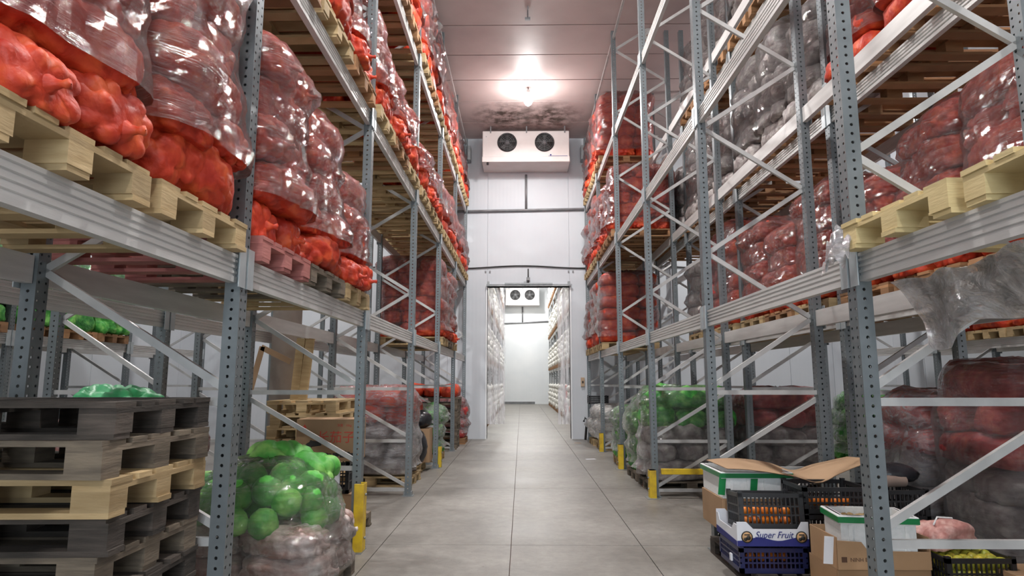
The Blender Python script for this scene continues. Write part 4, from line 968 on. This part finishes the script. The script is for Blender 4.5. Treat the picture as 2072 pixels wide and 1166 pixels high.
t = empty('ceiling_hanger', (.13, 11.2, ZC)); tag(t, 'small dark bracket hanging from the ceiling at top centre', 'bracket'); MB().box(-.01, .01, -.15, .15, -.06, 0).obj('strip', M_pipe, t); MB().box(-.05, .05, .13, .17, -.10, -.05).obj('hook', M_pipe, t)
# corner clamps where top rails meet the wall
for x in (-1.44, 1.70):
    t = MB().box(-.04, .04, -.3, 0, -.3, .1).obj('rail_clamp', M_galv, None, (x, YW-.05, 7.9)); tag(t, ('grey clamp at wall end of left top rail', 'grey clamp at wall end of right top rail')[x > 0], 'clamp')
# pvc strip curtain
for side, xs_ in (('left', (-.83, -.68, -.54)), ('right', (1.08, 1.22))):
    t = empty('strip_curtain', (xs_[0], YW+.12, 4.08)); tag(t, 'clear plastic strip curtain pulled to the %s side of the doorway' % side, 'curtain')
    for i, x in enumerate(xs_):
        V = []; F = []; n = 20
        for k in range(n+1):
            for j in range(5):
                u = (j-2)/2
                V.append((x-xs_[0]+u*.095, .025*math.cos(u*1.6)+.02*i+.02*math.sin(k*.5+i), -3.7*k/n))
        for k in range(n):
            for j in range(4): F.append((k*5+j, (k+1)*5+j, (k+1)*5+j+1, k*5+j+1))
        mb = MB(); mb.add(V, F, True); mb.obj('strip', M_pvc, t)
# far room racks with white bags
def simple_frame(xf, xr, y, label, grp):
    mb = MB(); s = 1 if xr > xf else -1
    for x in (0, abs(xr-xf)*s): mb.box(x-.045, x+.045, -.045, .045, 0, 8.1)
    z = .2; a = 0; D = xr-xf
    while z < 7.6:
        mb.tube([(0 if a == 0 else D, 0, z), (D if a == 0 else 0, 0, z+.9)], .02, 4); z += .9; a = 1-a
    o = mb.obj('upright_frame', M_galv, None, (xf, y, 0)); tag(o, label, 'rack frame', grp)
ME_fb = MB().box(-.03, .03, -1.35, 1.35, -.07, .07).mesh('shelf_beam', M_beam)
FARP = MB()
for s, xf, xr, nm in ((-1, -1.25, -2.3, 'left'), (1, 1.85, 2.9, 'right')):
    for k in range(9):
        yy = 20.4+2.8*k
        simple_frame(xf, xr, yy, 'steel upright frame in the far room, %s side' % nm, 'far room frames on the '+nm)
        if k < 8:
            for li in range(3):
                o = inst('shelf_beam', ME_fb, None, (xf, yy+1.4, BT[li])); tag(o, 'shelf beam in the far room, %s side' % nm, 'beam', 'far room beams on the '+nm)
                o = inst('pallet', PFAR['light'], None, (xf+(.55 if s > 0 else -.55), yy+1.4, BT[li]+.075), (0, 0, 0), (1, 2.6, 1)) if False else None
            for li in range(-1, 3):
                z = 0 if li < 0 else BT[li]+.075
                for i in range(3):
                    py = yy+.5+.9*i
                    lay, zt, fm_ = template('white', 5, False, i, 'thin')
                    bs = Matrix.Translation((xf+s*.5, py, z+.146)) @ Matrix.Rotation(0 if s < 0 else PI, 4, 'Z')
                    FARP.add(np.array([v.co[:] for v in PFAR['warm'].vertices])+np.array([xf+s*.5, py, z]), [tuple(p.vertices) for p in PFAR['warm'].polygons])
                    put_sacks('red' if (li < 0 and s > 0 and k < 3 and i == 0) else 'white', lay, bs, 'x', 'x', True)
o = FARP.obj('pallet_mass', WOODS['warm']); tag(o, 'many pallets on the racks of the far room', 'pallets', None, 'stuff')
stuff_obj('red', 'red_sack_mass', 'farther red net sacks filling the shelves of both racks')
stuff_obj('pink', 'dull_red_sack_mass', 'farther dull red sacks in the back right racks')
stuff_obj('grey', 'grey_sack_mass', 'pale grey net sacks on high shelves of the back right rack')
stuff_obj('white', 'white_sack_mass', 'white bags stacked on the racks of the far room')
stuff_obj('green', 'green_sack_mass', 'green net sacks on the rack along the left wall')
print('SCENE', len(bpy.data.objects), SEEN, {k: len(v) for k, v in STUFF.items()})
